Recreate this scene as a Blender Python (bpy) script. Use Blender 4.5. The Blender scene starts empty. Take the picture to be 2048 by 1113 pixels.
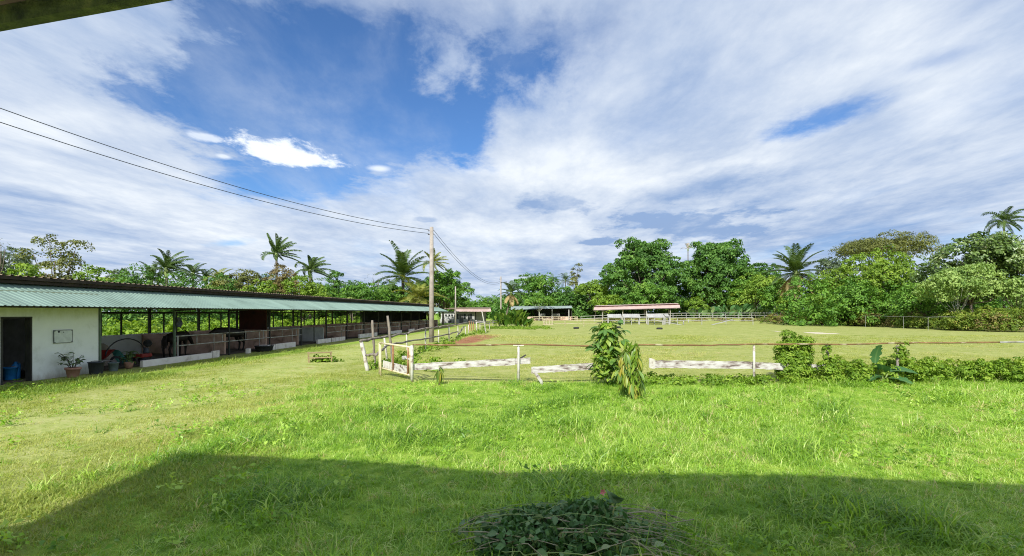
import bpy, math, random
import numpy as np
from mathutils import Vector, Matrix, Euler

R = math.radians
random.seed(7)
RNG = np.random.default_rng(11)
scene = bpy.context.scene
COL = scene.collection

# ------------------------------------------------------------------ camera
CAMZ, FPX, HX, HY = 2.2, 1000.0, 1024.0, 626.0
cam = bpy.data.cameras.new('camera')
cam.sensor_width = 36.0
cam.lens = FPX / 2048.0 * 36.0
cam.shift_y = (HY - 556.5) / 2048.0
cam.clip_start = 0.05
cam.clip_end = 3000.0
camo = bpy.data.objects.new('camera', cam)
camo.location = (0, 0, CAMZ)
camo.rotation_euler = (R(90), 0, 0)
COL.objects.link(camo)
scene.camera = camo

# ------------------------------------------------------------------ colour management, sampling
scene.view_settings.view_transform = 'Standard'
scene.view_settings.look = 'None'
scene.view_settings.exposure = 1.20
scene.view_settings.gamma = 1.0
scene.render.engine = 'CYCLES'
scene.cycles.use_denoising = True
scene.cycles.denoising_prefilter = 'NONE'
scene.cycles.filter_width = 1.05
scene.cycles.max_bounces = 6
scene.cycles.diffuse_bounces = 3
scene.cycles.glossy_bounces = 2
scene.cycles.transmission_bounces = 4
scene.cycles.transparent_max_bounces = 8
scene.cycles.sample_clamp_indirect = 6.0

# ------------------------------------------------------------------ sun
SUN_EL, SUN_AZ = 38.0, 195.0            # behind the photographer, a little to the left
to_sun = Vector((math.sin(R(SUN_AZ)) * math.cos(R(SUN_EL)), math.cos(R(SUN_AZ)) * math.cos(R(SUN_EL)), math.sin(R(SUN_EL))))
sl = bpy.data.lights.new('sun', 'SUN')
sl.energy = 2.75
sl.angle = R(0.8)
sl.color = (1.0, 0.968, 0.90)
so = bpy.data.objects.new('sun', sl)
so.rotation_euler = (-to_sun).to_track_quat('-Z', 'Y').to_euler()
so.location = (-8, -30, 30)
COL.objects.link(so)

# ------------------------------------------------------------------ sky
def sky_plane(px, py):
    d = Vector(((px - HX) / FPX, 1.0, (HY - py) / FPX)).normalized()
    z = max(d.z, 0.02) + 0.06
    return d.x / z, d.y / z

world = bpy.data.worlds.new('World')
scene.world = world
world.use_nodes = True
WT = world.node_tree
WT.nodes.clear()

def wn(kind, **kw):
    n = WT.nodes.new(kind)
    for k, v in kw.items():
        setattr(n, k, v)
    return n

def wm(op, a, b=None, c=None, clamp=False):
    n = wn('ShaderNodeMath', operation=op, use_clamp=clamp)
    for i, v in enumerate((a, b, c)):
        if v is None:
            continue
        if isinstance(v, (int, float)):
            n.inputs[i].default_value = v
        else:
            WT.links.new(v, n.inputs[i])
    return n.outputs[0]

def wmix(f, a, b):
    n = wn('ShaderNodeMix', data_type='RGBA')
    for i, v in ((0, f), (6, a), (7, b)):
        if isinstance(v, (int, float)):
            n.inputs[i].default_value = v
        elif isinstance(v, tuple):
            n.inputs[i].default_value = (*v, 1.0)
        else:
            WT.links.new(v, n.inputs[i])
    return n.outputs[2]

def wstep(v, lo, hi):
    n = wn('ShaderNodeMapRange', interpolation_type='SMOOTHSTEP')
    WT.links.new(v, n.inputs[0])
    n.inputs[1].default_value = lo
    n.inputs[2].default_value = hi
    n.inputs[3].default_value = 0.0
    n.inputs[4].default_value = 1.0
    return n.outputs[0]

tc = wn('ShaderNodeTexCoord')
sep = wn('ShaderNodeSeparateXYZ')
WT.links.new(tc.outputs['Generated'], sep.inputs[0])
zc = wm('ADD', wm('MAXIMUM', sep.outputs[2], 0.02), 0.06)
SX = wm('DIVIDE', sep.outputs[0], zc)
SY = wm('DIVIDE', sep.outputs[1], zc)

def wnoise(scale, sx, sy, detail=8.0, rough=0.58, dist=0.0, off=0.0, shear=0.0):
    cmb = wn('ShaderNodeCombineXYZ')
    WT.links.new(wm('ADD', wm('MULTIPLY', SX, sx), wm('MULTIPLY', SY, shear)), cmb.inputs[0])
    WT.links.new(wm('MULTIPLY', SY, sy), cmb.inputs[1])
    cmb.inputs[2].default_value = off
    n = wn('ShaderNodeTexNoise')
    n.inputs['Scale'].default_value = scale
    n.inputs['Detail'].default_value = detail
    n.inputs['Roughness'].default_value = rough
    n.inputs['Distortion'].default_value = dist
    WT.links.new(cmb.outputs[0], n.inputs['Vector'])
    return n.outputs['Fac']

N_edge = wnoise(1.6, 1.0, 0.75, 9.0, 0.62, 0.3, 3.1)
N_edge_c = wm('SUBTRACT', N_edge, 0.5)
N_fine = wm('SUBTRACT', wnoise(6.0, 1.0, 0.7, 7.0, 0.65, 0.2, 8.7), 0.5)

def blob(p0, p1, wpx, soft=(0.55, 1.25), nz=1.3, fine=0.3):
    """soft cloud patch or gap in the cloud plane, from one end to the other, with a width point"""
    a, b, w = Vector(sky_plane(*p0)), Vector(sky_plane(*p1)), Vector(sky_plane(*wpx))
    c = (a + b) / 2
    ax = (b - a) / 2
    la = max(ax.length, 1e-3)
    ux = ax / la
    uy = Vector((-ux.y, ux.x))
    lb = max(abs((w - c).dot(uy)), 0.05)
    qx, qy = wm('SUBTRACT', SX, c.x), wm('SUBTRACT', SY, c.y)
    e1 = wm('MULTIPLY', wm('ADD', wm('MULTIPLY', qx, ux.x), wm('MULTIPLY', qy, ux.y)), 1 / la)
    e2 = wm('MULTIPLY', wm('ADD', wm('MULTIPLY', qx, uy.x), wm('MULTIPLY', qy, uy.y)), 1 / lb)
    r = wm('SQRT', wm('ADD', wm('MULTIPLY', e1, e1), wm('MULTIPLY', e2, e2)))
    r = wm('ADD', r, wm('ADD', wm('MULTIPLY', N_edge_c, nz), wm('MULTIPLY', N_fine, fine)))
    return wm('SUBTRACT', 1.0, wstep(r, *soft))

sky = wn('ShaderNodeTexSky', sky_type='NISHITA')
sky.sun_disc = False
sky.sun_elevation = R(SUN_EL)
sky.sun_rotation = R(SUN_AZ)
sky.altitude = 0.0
sky.air_density = 1.0
sky.dust_density = 0.35
sky.ozone_density = 2.5
blue = wmix(1.0, sky.outputs[0], (0, 0, 0))
bm_ = wn('ShaderNodeMix', data_type='RGBA', blend_type='MULTIPLY')
bm_.inputs[0].default_value = 1.0
WT.links.new(sky.outputs[0], bm_.inputs[6])
bm_.inputs[7].default_value = (0.56, 0.82, 1.12, 1)
blue = bm_.outputs[2]

big = wnoise(0.42, 1.0, 0.42, 5.0, 0.55, 0.4, 0.0, 0.10)
mid = wnoise(1.25, 1.0, 0.46, 10.0, 0.60, 0.25, 5.0, 0.12)
cover = wm('ADD', 0.86, wm('ADD', wm('MULTIPLY', wm('SUBTRACT', big, 0.5), 1.0), wm('MULTIPLY', wm('SUBTRACT', mid, 0.5), 0.9)))
for args, k in (
    (((300, 215), (950, 265), (640, 345)), 1.25),
    (((380, 320), (760, 380), (560, 410)), 0.75),
    (((1075, 40), (960, 250), (1100, 150)), 0.18),
    (((1540, 278), (1810, 178), (1690, 254)), 0.95),
    (((1800, 150), (1990, 85), (1890, 140)), 0.28),
    (((420, 480), (500, 492), (455, 500)), 0.50),
):
    cover = wm('SUBTRACT', cover, wm('MULTIPLY', blob(*args, soft=(0.10, 1.45), nz=2.4, fine=0.9), k))
cover = wm('SUBTRACT', cover, wm('MULTIPLY', blob((250, 40), (1150, 70), (700, 150), soft=(0.1, 1.6), nz=2.0, fine=0.8), 0.42))
cover = wstep(cover, 0.08, 0.90)
veil = wstep(wnoise(1.8, 1.0, 0.42, 10.0, 0.62, 0.3, 33.0, 0.16), 0.42, 0.80)
cover = wm('MAXIMUM', cover, wm('MULTIPLY', veil, 0.50))

shade = wnoise(1.7, 1.0, 0.48, 10.0, 0.64, 0.25, 12.0, -0.10)
billow = wm('ABSOLUTE', wm('SUBTRACT', wnoise(3.2, 1.0, 0.62, 8.0, 0.60, 0.1, 17.0, 0.05), 0.5))
shade2 = wnoise(0.55, 1.0, 0.35, 5.0, 0.55, 0.3, 21.0, 0.1)
sh = wm('ADD', wm('MULTIPLY', wm('SUBTRACT', shade, 0.5), 1.5), wm('MULTIPLY', wm('SUBTRACT', shade2, 0.5), 1.4))
sh = wm('ADD', 0.40, wm('ADD', sh, wm('MULTIPLY', billow, 1.1)))
for args, k in (
    (((900, 300), (1350, 370), (1100, 250)), 0.45),
    (((1350, 170), (1900, 60), (1500, 240)), 0.28),
    (((1760, 190), (2048, 120), (1850, 250)), 0.40),
    (((0, 200), (180, 290), (60, 330)), 0.20),
    (((880, 455), (1150, 470), (1000, 430)), 0.30),
):
    sh = wm('ADD', sh, wm('MULTIPLY', blob(*args, soft=(0.2, 1.5), nz=0.9), k))
for args, k in (
    
    
    (((1280, 400), (1560, 345), (1440, 390)), 0.45),
    (((0, 380), (330, 440), (160, 425)), 0.35),
    (((1150, 490), (1240, 480), (1195, 492)), 0.40),
    (((1500, 480), (2048, 420), (1800, 330)), 0.30),
    (((1000, 545), (1250, 530), (1100, 560)), 0.35),
    (((650, 555), (1000, 560), (800, 540)), 0.28),
):
    sh = wm('SUBTRACT', sh, wm('MULTIPLY', blob(*args, soft=(0.10, 1.5), nz=2.6, fine=0.9), k))
for args, k in (
    (((1230, 478), (1545, 425), (1400, 486)), 0.48),
    (((1015, 395), (1165, 428), (1085, 372)), 0.42),
    (((1150, 492), (1245, 480), (1195, 497)), 0.50),
    (((820, 438), (875, 442), (848, 446)), 0.35),
):
    sh = wm('SUBTRACT', sh, wm('MULTIPLY', blob(*args, soft=(0.45, 1.05), nz=3.0, fine=1.6), k))
sh = wm('MINIMUM', wm('MAXIMUM', sh, 0.0), 1.0)
cloud = wmix(sh, (0.135, 0.195, 0.310), (0.400, 0.425, 0.452))
bg_sky = wmix(1.0, blue, (0, 0, 0))
mulb = wn('ShaderNodeMix', data_type='RGBA', blend_type='MULTIPLY')
mulb.inputs[0].default_value = 1.0
WT.links.new(blue, mulb.inputs[6])
SKY_K = 0.057
mulb.inputs[7].default_value = (SKY_K, SKY_K, SKY_K, 1)
col = wmix(cover, mulb.outputs[2], cloud)
cum = blob((425, 280), (705, 338), (570, 338), soft=(0.45, 1.0), nz=2.0, fine=2.6)
cum = wm('MAXIMUM', cum, wm('MULTIPLY', blob((370, 262), (450, 285), (410, 285), soft=(0.4, 1.1), nz=2.0, fine=2.4), 0.7))
cum = wm('MAXIMUM', cum, wm('MULTIPLY', blob((425, 308), (470, 318), (447, 320), soft=(0.4, 1.1), nz=1.6, fine=2.0), 0.7))
cum2 = blob((738, 330), (778, 345), (760, 325), soft=(0.4, 1.2), nz=1.6, fine=0.8)
cum = wm('MAXIMUM', cum, wm('MULTIPLY', cum2, 0.8))
col = wmix(wm('MULTIPLY', cum, 0.92), col, (0.465, 0.490, 0.515))
bgn = wn('ShaderNodeBackground')
WT.links.new(col, bgn.inputs[0])
bgn.inputs[1].default_value = 1.0
wout = wn('ShaderNodeOutputWorld')
WT.links.new(bgn.outputs[0], wout.inputs[0])
world.cycles.sampling_method = 'MANUAL'
world.cycles.sample_map_resolution = 1024

# ================================================================== helpers
def ground_at(px, py, z=0.0):
    y = (CAMZ - z) * FPX / (py - HY)
    return (px - HX) / FPX * y, y

def on(px, Y):
    return (px - HX) / FPX * Y

def high(py, Y):
    return CAMZ + (HY - py) * Y / FPX

def sstep(a, b, x):
    t = np.clip((np.asarray(x, float) - a) / (b - a), 0, 1)
    return t * t * (3 - 2 * t)

def gz(x, y):
    x = np.asarray(x, float)
    y = np.asarray(y, float)
    h = 0.022 * np.sin(x * 1.1 + 0.6 * y) + 0.02 * np.sin(0.7 * x - 1.3 * y + 1.0) + 0.03 * np.sin(0.31 * x + 0.23 * y)
    h = h * sstep(-12.5, -9.5, x - 0.076 * y)                       # level at the stable
    h = h + 0.32 * np.exp(-(((x + 2.6 - (y - 42) * 0.15) / 1.3) ** 2 + ((y - 42) / 5.0) ** 2))
    h = h + 0.85 * sstep(106, 117, y) * sstep(8, 45, x)
    return h

def tag(o, label, cat, group=None):
    o['label'] = label
    o['category'] = cat
    if group:
        o['group'] = group
    return o

def empty(name, loc=(0, 0, 0), rz=0.0, label=None, cat=None, group=None, parent=None):
    o = bpy.data.objects.new(name, None)
    o.empty_display_size = 0.2
    o.location = loc
    o.rotation_euler = (0, 0, rz)
    COL.objects.link(o)
    if parent:
        o.parent = parent
    if label:
        tag(o, label, cat, group)
    return o

def link(name, me, parent=None, mat=None, loc=None, rot=None, scl=None):
    o = bpy.data.objects.new(name, me)
    if mat is not None and len(me.materials) == 0:
        me.materials.append(mat)
    if parent:
        o.parent = parent
    if loc is not None:
        o.location = loc
    if rot is not None:
        o.rotation_euler = rot
    if scl is not None:
        o.scale = (scl, scl, scl) if isinstance(scl, (int, float)) else scl
    COL.objects.link(o)
    return o

class MB:
    def __init__(s):
        s.v, s.f = [], []

    def add(s, vs, fs):
        n = len(s.v)
        s.v += [tuple(v) for v in vs]
        s.f += [tuple(i + n for i in f) for f in fs]
        return s

    def box(s, c, size, rot=None):
        hx, hy, hz = size[0] / 2, size[1] / 2, size[2] / 2
        vs = [Vector((x, y, z)) for x in (-hx, hx) for y in (-hy, hy) for z in (-hz, hz)]
        if rot is not None:
            m = Euler(rot).to_matrix()
            vs = [m @ v for v in vs]
        c = Vector(c)
        return s.add([v + c for v in vs], [(0, 1, 3, 2), (4, 6, 7, 5), (0, 4, 5, 1), (2, 3, 7, 6), (0, 2, 6, 4), (1, 5, 7, 3)])

    def bar(s, p0, p1, w, h, up=(0, 0, 1)):
        p0, p1 = Vector(p0), Vector(p1)
        d = (p1 - p0).normalized()
        up = Vector(up)
        if abs(d.dot(up)) > 0.98:
            up = Vector((0, 1, 0))
        sx = d.cross(up).normalized() * (w / 2)
        sz = sx.cross(d).normalized() * (h / 2)
        vs = [p + a * sx + b * sz for p in (p0, p1) for a, b in ((-1, -1), (1, -1), (1, 1), (-1, 1))]
        return s.add(vs, [(0, 3, 2, 1), (4, 5, 6, 7), (0, 1, 5, 4), (1, 2, 6, 5), (2, 3, 7, 6), (3, 0, 4, 7)])

    def tube(s, pts, rad, n=6, cap=True):
        pts = [Vector(p) for p in pts]
        if isinstance(rad, (int, float)):
            rad = [rad] * len(pts)
        base = len(s.v)
        prev = None
        for i, p in enumerate(pts):
            d = (pts[min(i + 1, len(pts) - 1)] - pts[max(i - 1, 0)])
            d = d.normalized() if d.length > 1e-9 else Vector((0, 0, 1))
            if prev is None:
                prev = Vector((1, 0, 0)) if abs(d.x) < 0.9 else Vector((0, 1, 0))
            a = (prev - d * prev.dot(d)).normalized()
            b = d.cross(a)
            prev = a
            for k in range(n):
                t = 2 * math.pi * k / n
                s.v.append(tuple(p + (a * math.cos(t) + b * math.sin(t)) * rad[i]))
        for i in range(len(pts) - 1):
            for k in range(n):
                k2 = (k + 1) % n
                s.f.append((base + i * n + k, base + i * n + k2, base + (i + 1) * n + k2, base + (i + 1) * n + k))
        if cap:
            s.f.append(tuple(base + k for k in reversed(range(n))))
            s.f.append(tuple(base + (len(pts) - 1) * n + k for k in range(n)))
        return s

    def lathe(s, prof, n=16, c=(0, 0, 0)):
        base = len(s.v)
        for r, z in prof:
            for k in range(n):
                t = 2 * math.pi * k / n
                s.v.append((c[0] + r * math.cos(t), c[1] + r * math.sin(t), c[2] + z))
        for i in range(len(prof) - 1):
            for k in range(n):
                k2 = (k + 1) % n
                s.f.append((base + i * n + k, base + i * n + k2, base + (i + 1) * n + k2, base + (i + 1) * n + k))
        return s

    def mesh(s, name, mat=None, smooth=False, bevel=0.0):
        me = bpy.data.meshes.new(name)
        me.from_pydata(s.v, [], s.f)
        if smooth:
            me.polygons.foreach_set('use_smooth', [True] * len(me.polygons))
        if mat:
            me.materials.append(mat)
        return me

    def obj(s, name, mat, parent=None, smooth=False, bevel=0.0, **kw):
        o = link(name, s.mesh(name, mat, smooth), parent, None, **kw)
        if bevel:
            m = o.modifiers.new('bevel', 'BEVEL')
            m.width = bevel
            m.segments = 2
        return o

def tri_mesh(name, V, F, mat, tint=None, smooth=True):
    me = bpy.data.meshes.new(name)
    V = np.asarray(V, np.float32)
    F = np.asarray(F, np.int32)
    me.vertices.add(len(V))
    me.vertices.foreach_set('co', V.ravel())
    me.loops.add(F.size)
    me.loops.foreach_set('vertex_index', F.ravel())
    me.polygons.add(len(F))
    k = F.shape[1]
    me.polygons.foreach_set('loop_start', np.arange(0, F.size, k, dtype=np.int32))
    me.polygons.foreach_set('loop_total', np.full(len(F), k, dtype=np.int32))
    me.polygons.foreach_set('use_smooth', np.full(len(F), smooth))
    if tint is not None:
        a = me.attributes.new('tint', 'FLOAT', 'POINT')
        a.data.foreach_set('value', np.asarray(tint, np.float32))
    me.update()
    me.validate()
    if mat:
        me.materials.append(mat)
    return me

# ------------------------------------------------------------------ materials
MATS = {}

def nodes_of(m):
    m.use_nodes = True
    nt = m.node_tree
    nt.nodes.clear()
    out = nt.nodes.new('ShaderNodeOutputMaterial')
    return nt, out

def ramp(nt, stops, fac):
    r = nt.nodes.new('ShaderNodeValToRGB')
    e = r.color_ramp.elements
    while len(e) > 1:
        e.remove(e[-1])
    e[0].position = stops[0][0]
    e[0].color = (*stops[0][1], 1)
    for p, c in stops[1:]:
        x = e.new(p)
        x.color = (*c, 1)
    nt.links.new(fac, r.inputs[0])
    return r.outputs[0]

def tnoise(nt, scale, detail=5.0, rough=0.6, coord='Object', stretch=None, dist=0.0):
    t = nt.nodes.new('ShaderNodeTexCoord')
    src = t.outputs[coord]
    if stretch:
        mp = nt.nodes.new('ShaderNodeMapping')
        mp.inputs['Scale'].default_value = stretch
        nt.links.new(src, mp.inputs[0])
        src = mp.outputs[0]
    n = nt.nodes.new('ShaderNodeTexNoise')
    n.inputs['Scale'].default_value = scale
    n.inputs['Detail'].default_value = detail
    n.inputs['Roughness'].default_value = rough
    n.inputs['Distortion'].default_value = dist
    nt.links.new(src, n.inputs['Vector'])
    return n.outputs['Fac']

def pmat(name, stops, scale=4.0, rough=0.8, bump=0.15, stretch=None, metal=0.0, detail=6.0, spec=0.3, dist=0.0):
    """surface whose colour runs through the stops by noise, with a little relief"""
    m = bpy.data.materials.new(name)
    nt, out = nodes_of(m)
    b = nt.nodes.new('ShaderNodeBsdfPrincipled')
    f = tnoise(nt, scale, detail, 0.62, 'Object', stretch, dist)
    nt.links.new(ramp(nt, stops, f), b.inputs['Base Color'])
    b.inputs['Roughness'].default_value = rough
    b.inputs['Metallic'].default_value = metal
    b.inputs['Specular IOR Level'].default_value = spec
    if bump:
        bp = nt.nodes.new('ShaderNodeBump')
        bp.inputs['Strength'].default_value = bump
        bp.inputs['Distance'].default_value = 0.02
        nt.links.new(tnoise(nt, scale * 5, 4.0, 0.6, 'Object', stretch), bp.inputs['Height'])
        nt.links.new(bp.outputs[0], b.inputs['Normal'])
    nt.links.new(b.outputs[0], out.inputs[0])
    MATS[name] = m
    return m

def leafmat(name, stops, transl=0.35, rough=0.5, spec=0.25, kind='GEOMETRY', vein=0.0):
    m = bpy.data.materials.new(name)
    nt, out = nodes_of(m)
    a = nt.nodes.new('ShaderNodeAttribute')
    a.attribute_name = 'tint'
    a.attribute_type = kind
    fac = a.outputs['Fac']
    if kind == 'OBJECT_RANDOM':
        pass
    c = ramp(nt, stops, fac)
    b = nt.nodes.new('ShaderNodeBsdfPrincipled')
    nt.links.new(c, b.inputs['Base Color'])
    b.inputs['Roughness'].default_value = rough
    b.inputs['Specular IOR Level'].default_value = spec
    t = nt.nodes.new('ShaderNodeBsdfTranslucent')
    g = nt.nodes.new('ShaderNodeMix')
    g.data_type = 'RGBA'
    g.blend_type = 'MULTIPLY'
    g.inputs[0].default_value = 1.0
    nt.links.new(c, g.inputs[6])
    g.inputs[7].default_value = (1.35, 1.25, 0.55, 1)
    nt.links.new(g.outputs[2], t.inputs[0])
    mx = nt.nodes.new('ShaderNodeMixShader')
    mx.inputs[0].default_value = transl
    nt.links.new(b.outputs[0], mx.inputs[1])
    nt.links.new(t.outputs[0], mx.inputs[2])
    nt.links.new(mx.outputs[0], out.inputs[0])
    MATS[name] = m
    return m

def objleafmat(name, stops, transl=0.35, rough=0.42, spec=0.4):
    """leaf whose colour runs by each leaf's own random number, with a paler midrib"""
    m = bpy.data.materials.new(name)
    nt, out = nodes_of(m)
    oi = nt.nodes.new('ShaderNodeObjectInfo')
    c = ramp(nt, stops, oi.outputs['Random'])
    tcn = nt.nodes.new('ShaderNodeTexCoord')
    sp = nt.nodes.new('ShaderNodeSeparateXYZ')
    nt.links.new(tcn.outputs['Object'], sp.inputs[0])
    ab = nt.nodes.new('ShaderNodeMath')
    ab.operation = 'ABSOLUTE'
    nt.links.new(sp.outputs[0], ab.inputs[0])
    mr = nt.nodes.new('ShaderNodeMapRange')
    nt.links.new(ab.outputs[0], mr.inputs[0])
    mr.inputs[1].default_value = 0.0
    mr.inputs[2].default_value = 0.035
    mr.inputs[3].default_value = 0.35
    mr.inputs[4].default_value = 0.0
    mx0 = nt.nodes.new('ShaderNodeMix')
    mx0.data_type = 'RGBA'
    nt.links.new(mr.outputs[0], mx0.inputs[0])
    nt.links.new(c, mx0.inputs[6])
    mx0.inputs[7].default_value = (0.26, 0.36, 0.12, 1)
    c2 = mx0.outputs[2]
    b = nt.nodes.new('ShaderNodeBsdfPrincipled')
    nt.links.new(c2, b.inputs['Base Color'])
    b.inputs['Roughness'].default_value = rough
    b.inputs['Specular IOR Level'].default_value = spec
    t = nt.nodes.new('ShaderNodeBsdfTranslucent')
    nt.links.new(c2, t.inputs[0])
    mx = nt.nodes.new('ShaderNodeMixShader')
    mx.inputs[0].default_value = transl
    nt.links.new(b.outputs[0], mx.inputs[1])
    nt.links.new(t.outputs[0], mx.inputs[2])
    nt.links.new(mx.outputs[0], out.inputs[0])
    MATS[name] = m
    return m

pmat('white_wall', [(0.28, (0.58, 0.60, 0.55)), (0.5, (0.78, 0.80, 0.77)), (0.75, (0.82, 0.84, 0.81))], 1.4, 0.85, 0.12)
pmat('stall_wall', [(0.30, (0.16, 0.11, 0.085)), (0.44, (0.48, 0.31, 0.235)), (0.60, (0.68, 0.47, 0.375)), (0.8, (0.74, 0.60, 0.52))], 1.3, 0.9, 0.25, dist=0.6)
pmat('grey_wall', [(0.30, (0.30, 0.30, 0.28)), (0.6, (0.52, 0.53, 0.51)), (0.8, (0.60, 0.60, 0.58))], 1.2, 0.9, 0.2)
pmat('green_roof', [(0.32, (0.150, 0.215, 0.172)), (0.46, (0.182, 0.262, 0.215)), (0.62, (0.200, 0.285, 0.236)), (0.8, (0.240, 0.315, 0.270))], 0.9, 0.5, 0.0, spec=0.35)
pmat('dark_roof', [(0.3, (0.11, 0.08, 0.055)), (0.6, (0.22, 0.17, 0.12)), (0.8, (0.36, 0.32, 0.26))], 2.0, 0.8, 0.1)
pmat('fascia', [(0.3, (0.018, 0.013, 0.010)), (0.7, (0.060, 0.043, 0.030))], 3.0, 0.85, 0.2)
pmat('under_roof', [(0.3, (0.22, 0.22, 0.22)), (0.7, (0.42, 0.42, 0.42))], 2.0, 0.7, 0.0)
pmat('pink_roof', [(0.3, (0.40, 0.28, 0.235)), (0.6, (0.50, 0.375, 0.325)), (0.8, (0.55, 0.44, 0.40))], 0.6, 0.6, 0.0)
pmat('grey_green_roof', [(0.3, (0.18, 0.225, 0.205)), (0.7, (0.28, 0.33, 0.31))], 0.6, 0.55, 0.0)
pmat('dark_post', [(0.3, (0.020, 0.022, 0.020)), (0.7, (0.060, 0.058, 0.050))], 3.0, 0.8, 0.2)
pmat('green_post', [(0.3, (0.06, 0.09, 0.06)), (0.7, (0.15, 0.20, 0.14))], 3.0, 0.7, 0.1)
pmat('pipe_rail', [(0.35, (0.16, 0.13, 0.10)), (0.55, (0.36, 0.35, 0.33)), (0.8, (0.50, 0.50, 0.48))], 3.0, 0.6, 0.1)
pmat('kerb', [(0.3, (0.42, 0.35, 0.29)), (0.46, (0.70, 0.64, 0.58)), (0.75, (0.80, 0.76, 0.71))], 2.2, 0.9, 0.25)
pmat('dirt_floor', [(0.3, (0.035, 0.027, 0.020)), (0.7, (0.10, 0.078, 0.058))], 2.0, 0.95, 0.4)
pmat('maroon', [(0.3, (0.018, 0.004, 0.004)), (0.7, (0.070, 0.012, 0.008))], 2.0, 0.7, 0.1)
pmat('concrete_pole', [(0.3, (0.25, 0.215, 0.185)), (0.6, (0.38, 0.34, 0.30)), (0.8, (0.47, 0.43, 0.38))], 2.5, 0.9, 0.2)
pmat('rusty_pipe', [(0.36, (0.40, 0.34, 0.22)), (0.46, (0.15, 0.085, 0.036)), (0.60, (0.24, 0.140, 0.060)), (0.70, (0.42, 0.34, 0.20))], 1.7, 0.85, 0.3)
pmat('white_post', [(0.34, (0.24, 0.19, 0.15)), (0.46, (0.50, 0.47, 0.41)), (0.7, (0.60, 0.59, 0.55))], 5.0, 0.75, 0.25)
pmat('cream_frame', [(0.30, (0.30, 0.13, 0.05)), (0.42, (0.58, 0.50, 0.30)), (0.7, (0.70, 0.63, 0.42))], 4.0, 0.75, 0.25)
pmat('rust_bar', [(0.30, (0.17, 0.075, 0.03)), (0.55, (0.30, 0.16, 0.075)), (0.75, (0.46, 0.36, 0.22))], 4.0, 0.85, 0.3)
pmat('weathered_board', [(0.30, (0.085, 0.065, 0.055)), (0.39, (0.17, 0.135, 0.118)), (0.44, (0.33, 0.29, 0.265)), (0.52, (0.47, 0.45, 0.42)), (0.62, (0.55, 0.535, 0.51)), (0.8, (0.58, 0.57, 0.55))], 5.5, 0.9, 0.5, stretch=(0.55, 1.5, 2.0), detail=12.0, dist=0.25)
pmat('branch_wood', [(0.3, (0.10, 0.083, 0.065)), (0.6, (0.27, 0.235, 0.195)), (0.8, (0.40, 0.365, 0.32))], 4.0, 0.95, 0.5, stretch=(1, 1, 0.4))
pmat('bark', [(0.3, (0.060, 0.048, 0.036)), (0.6, (0.16, 0.135, 0.105)), (0.8, (0.25, 0.22, 0.185))], 2.5, 0.95, 0.5)
pmat('pale_bark', [(0.3, (0.26, 0.24, 0.20)), (0.7, (0.50, 0.48, 0.42))], 2.5, 0.9, 0.3)
pmat('bench_wood', [(0.3, (0.20, 0.15, 0.07)), (0.7, (0.36, 0.29, 0.15))], 4.0, 0.85, 0.3)
pmat('rubber', [(0.3, (0.012, 0.012, 0.013)), (0.7, (0.040, 0.040, 0.042))], 6.0, 0.8, 0.2)
pmat('terracotta', [(0.3, (0.30, 0.145, 0.10)), (0.7, (0.46, 0.26, 0.20))], 4.0, 0.85, 0.15)
pmat('soil', [(0.3, (0.03, 0.02, 0.014)), (0.7, (0.08, 0.055, 0.04))], 8.0, 0.95, 0.4)
pmat('black_plastic', [(0.3, (0.028, 0.032, 0.040)), (0.7, (0.060, 0.066, 0.078))], 4.0, 0.55, 0.05)
pmat('grey_plastic', [(0.3, (0.10, 0.13, 0.14)), (0.7, (0.20, 0.24, 0.25))], 4.0, 0.5, 0.05)
pmat('blue_plastic', [(0.3, (0.010, 0.11, 0.30)), (0.7, (0.030, 0.21, 0.50))], 4.0, 0.4, 0.05)
pmat('red_plastic', [(0.3, (0.16, 0.012, 0.010)), (0.7, (0.28, 0.030, 0.024))], 4.0, 0.5, 0.1)
pmat('tarp', [(0.3, (0.16, 0.13, 0.09)), (0.7, (0.34, 0.29, 0.22))], 3.0, 0.9, 0.3)
pmat('teal_tarp', [(0.3, (0.02, 0.10, 0.075)), (0.7, (0.05, 0.19, 0.145))], 3.0, 0.8, 0.2)
pmat('olive_metal', [(0.3, (0.10, 0.09, 0.02)), (0.7, (0.22, 0.19, 0.05))], 3.0, 0.7, 0.1)
pmat('board_face', [(0.35, (0.52, 0.55, 0.53)), (0.7, (0.66, 0.69, 0.67))], 6.0, 0.35, 0.0)
pmat('board_frame', [(0.3, (0.10, 0.11, 0.11)), (0.7, (0.22, 0.23, 0.23))], 6.0, 0.5, 0.0)
pmat('horse_coat', [(0.3, (0.008, 0.006, 0.005)), (0.7, (0.022, 0.015, 0.011))], 3.0, 0.6, 0.1)
pmat('horse_white', [(0.3, (0.42, 0.38, 0.34)), (0.7, (0.60, 0.56, 0.52))], 5.0, 0.8, 0.1)
pmat('window_dark', [(0.3, (0.015, 0.018, 0.022)), (0.7, (0.05, 0.055, 0.06))], 2.0, 0.25, 0.0)
pmat('door_grey', [(0.3, (0.07, 0.065, 0.062)), (0.7, (0.15, 0.14, 0.135))], 2.0, 0.6, 0.1)
pmat('far_white', [(0.3, (0.27, 0.265, 0.25)), (0.7, (0.42, 0.415, 0.395))], 1.0, 0.8, 0.05)
pmat('far_cream', [(0.3, (0.36, 0.28, 0.16)), (0.6, (0.52, 0.46, 0.33)), (0.8, (0.56, 0.52, 0.43))], 1.5, 0.8, 0.1)
pmat('wire', [(0.3, (0.03, 0.035, 0.045)), (0.7, (0.06, 0.065, 0.08))], 4.0, 0.6, 0.0)
pmat('porcelain', [(0.3, (0.06, 0.05, 0.05)), (0.7, (0.14, 0.12, 0.11))], 4.0, 0.3, 0.0)
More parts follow.
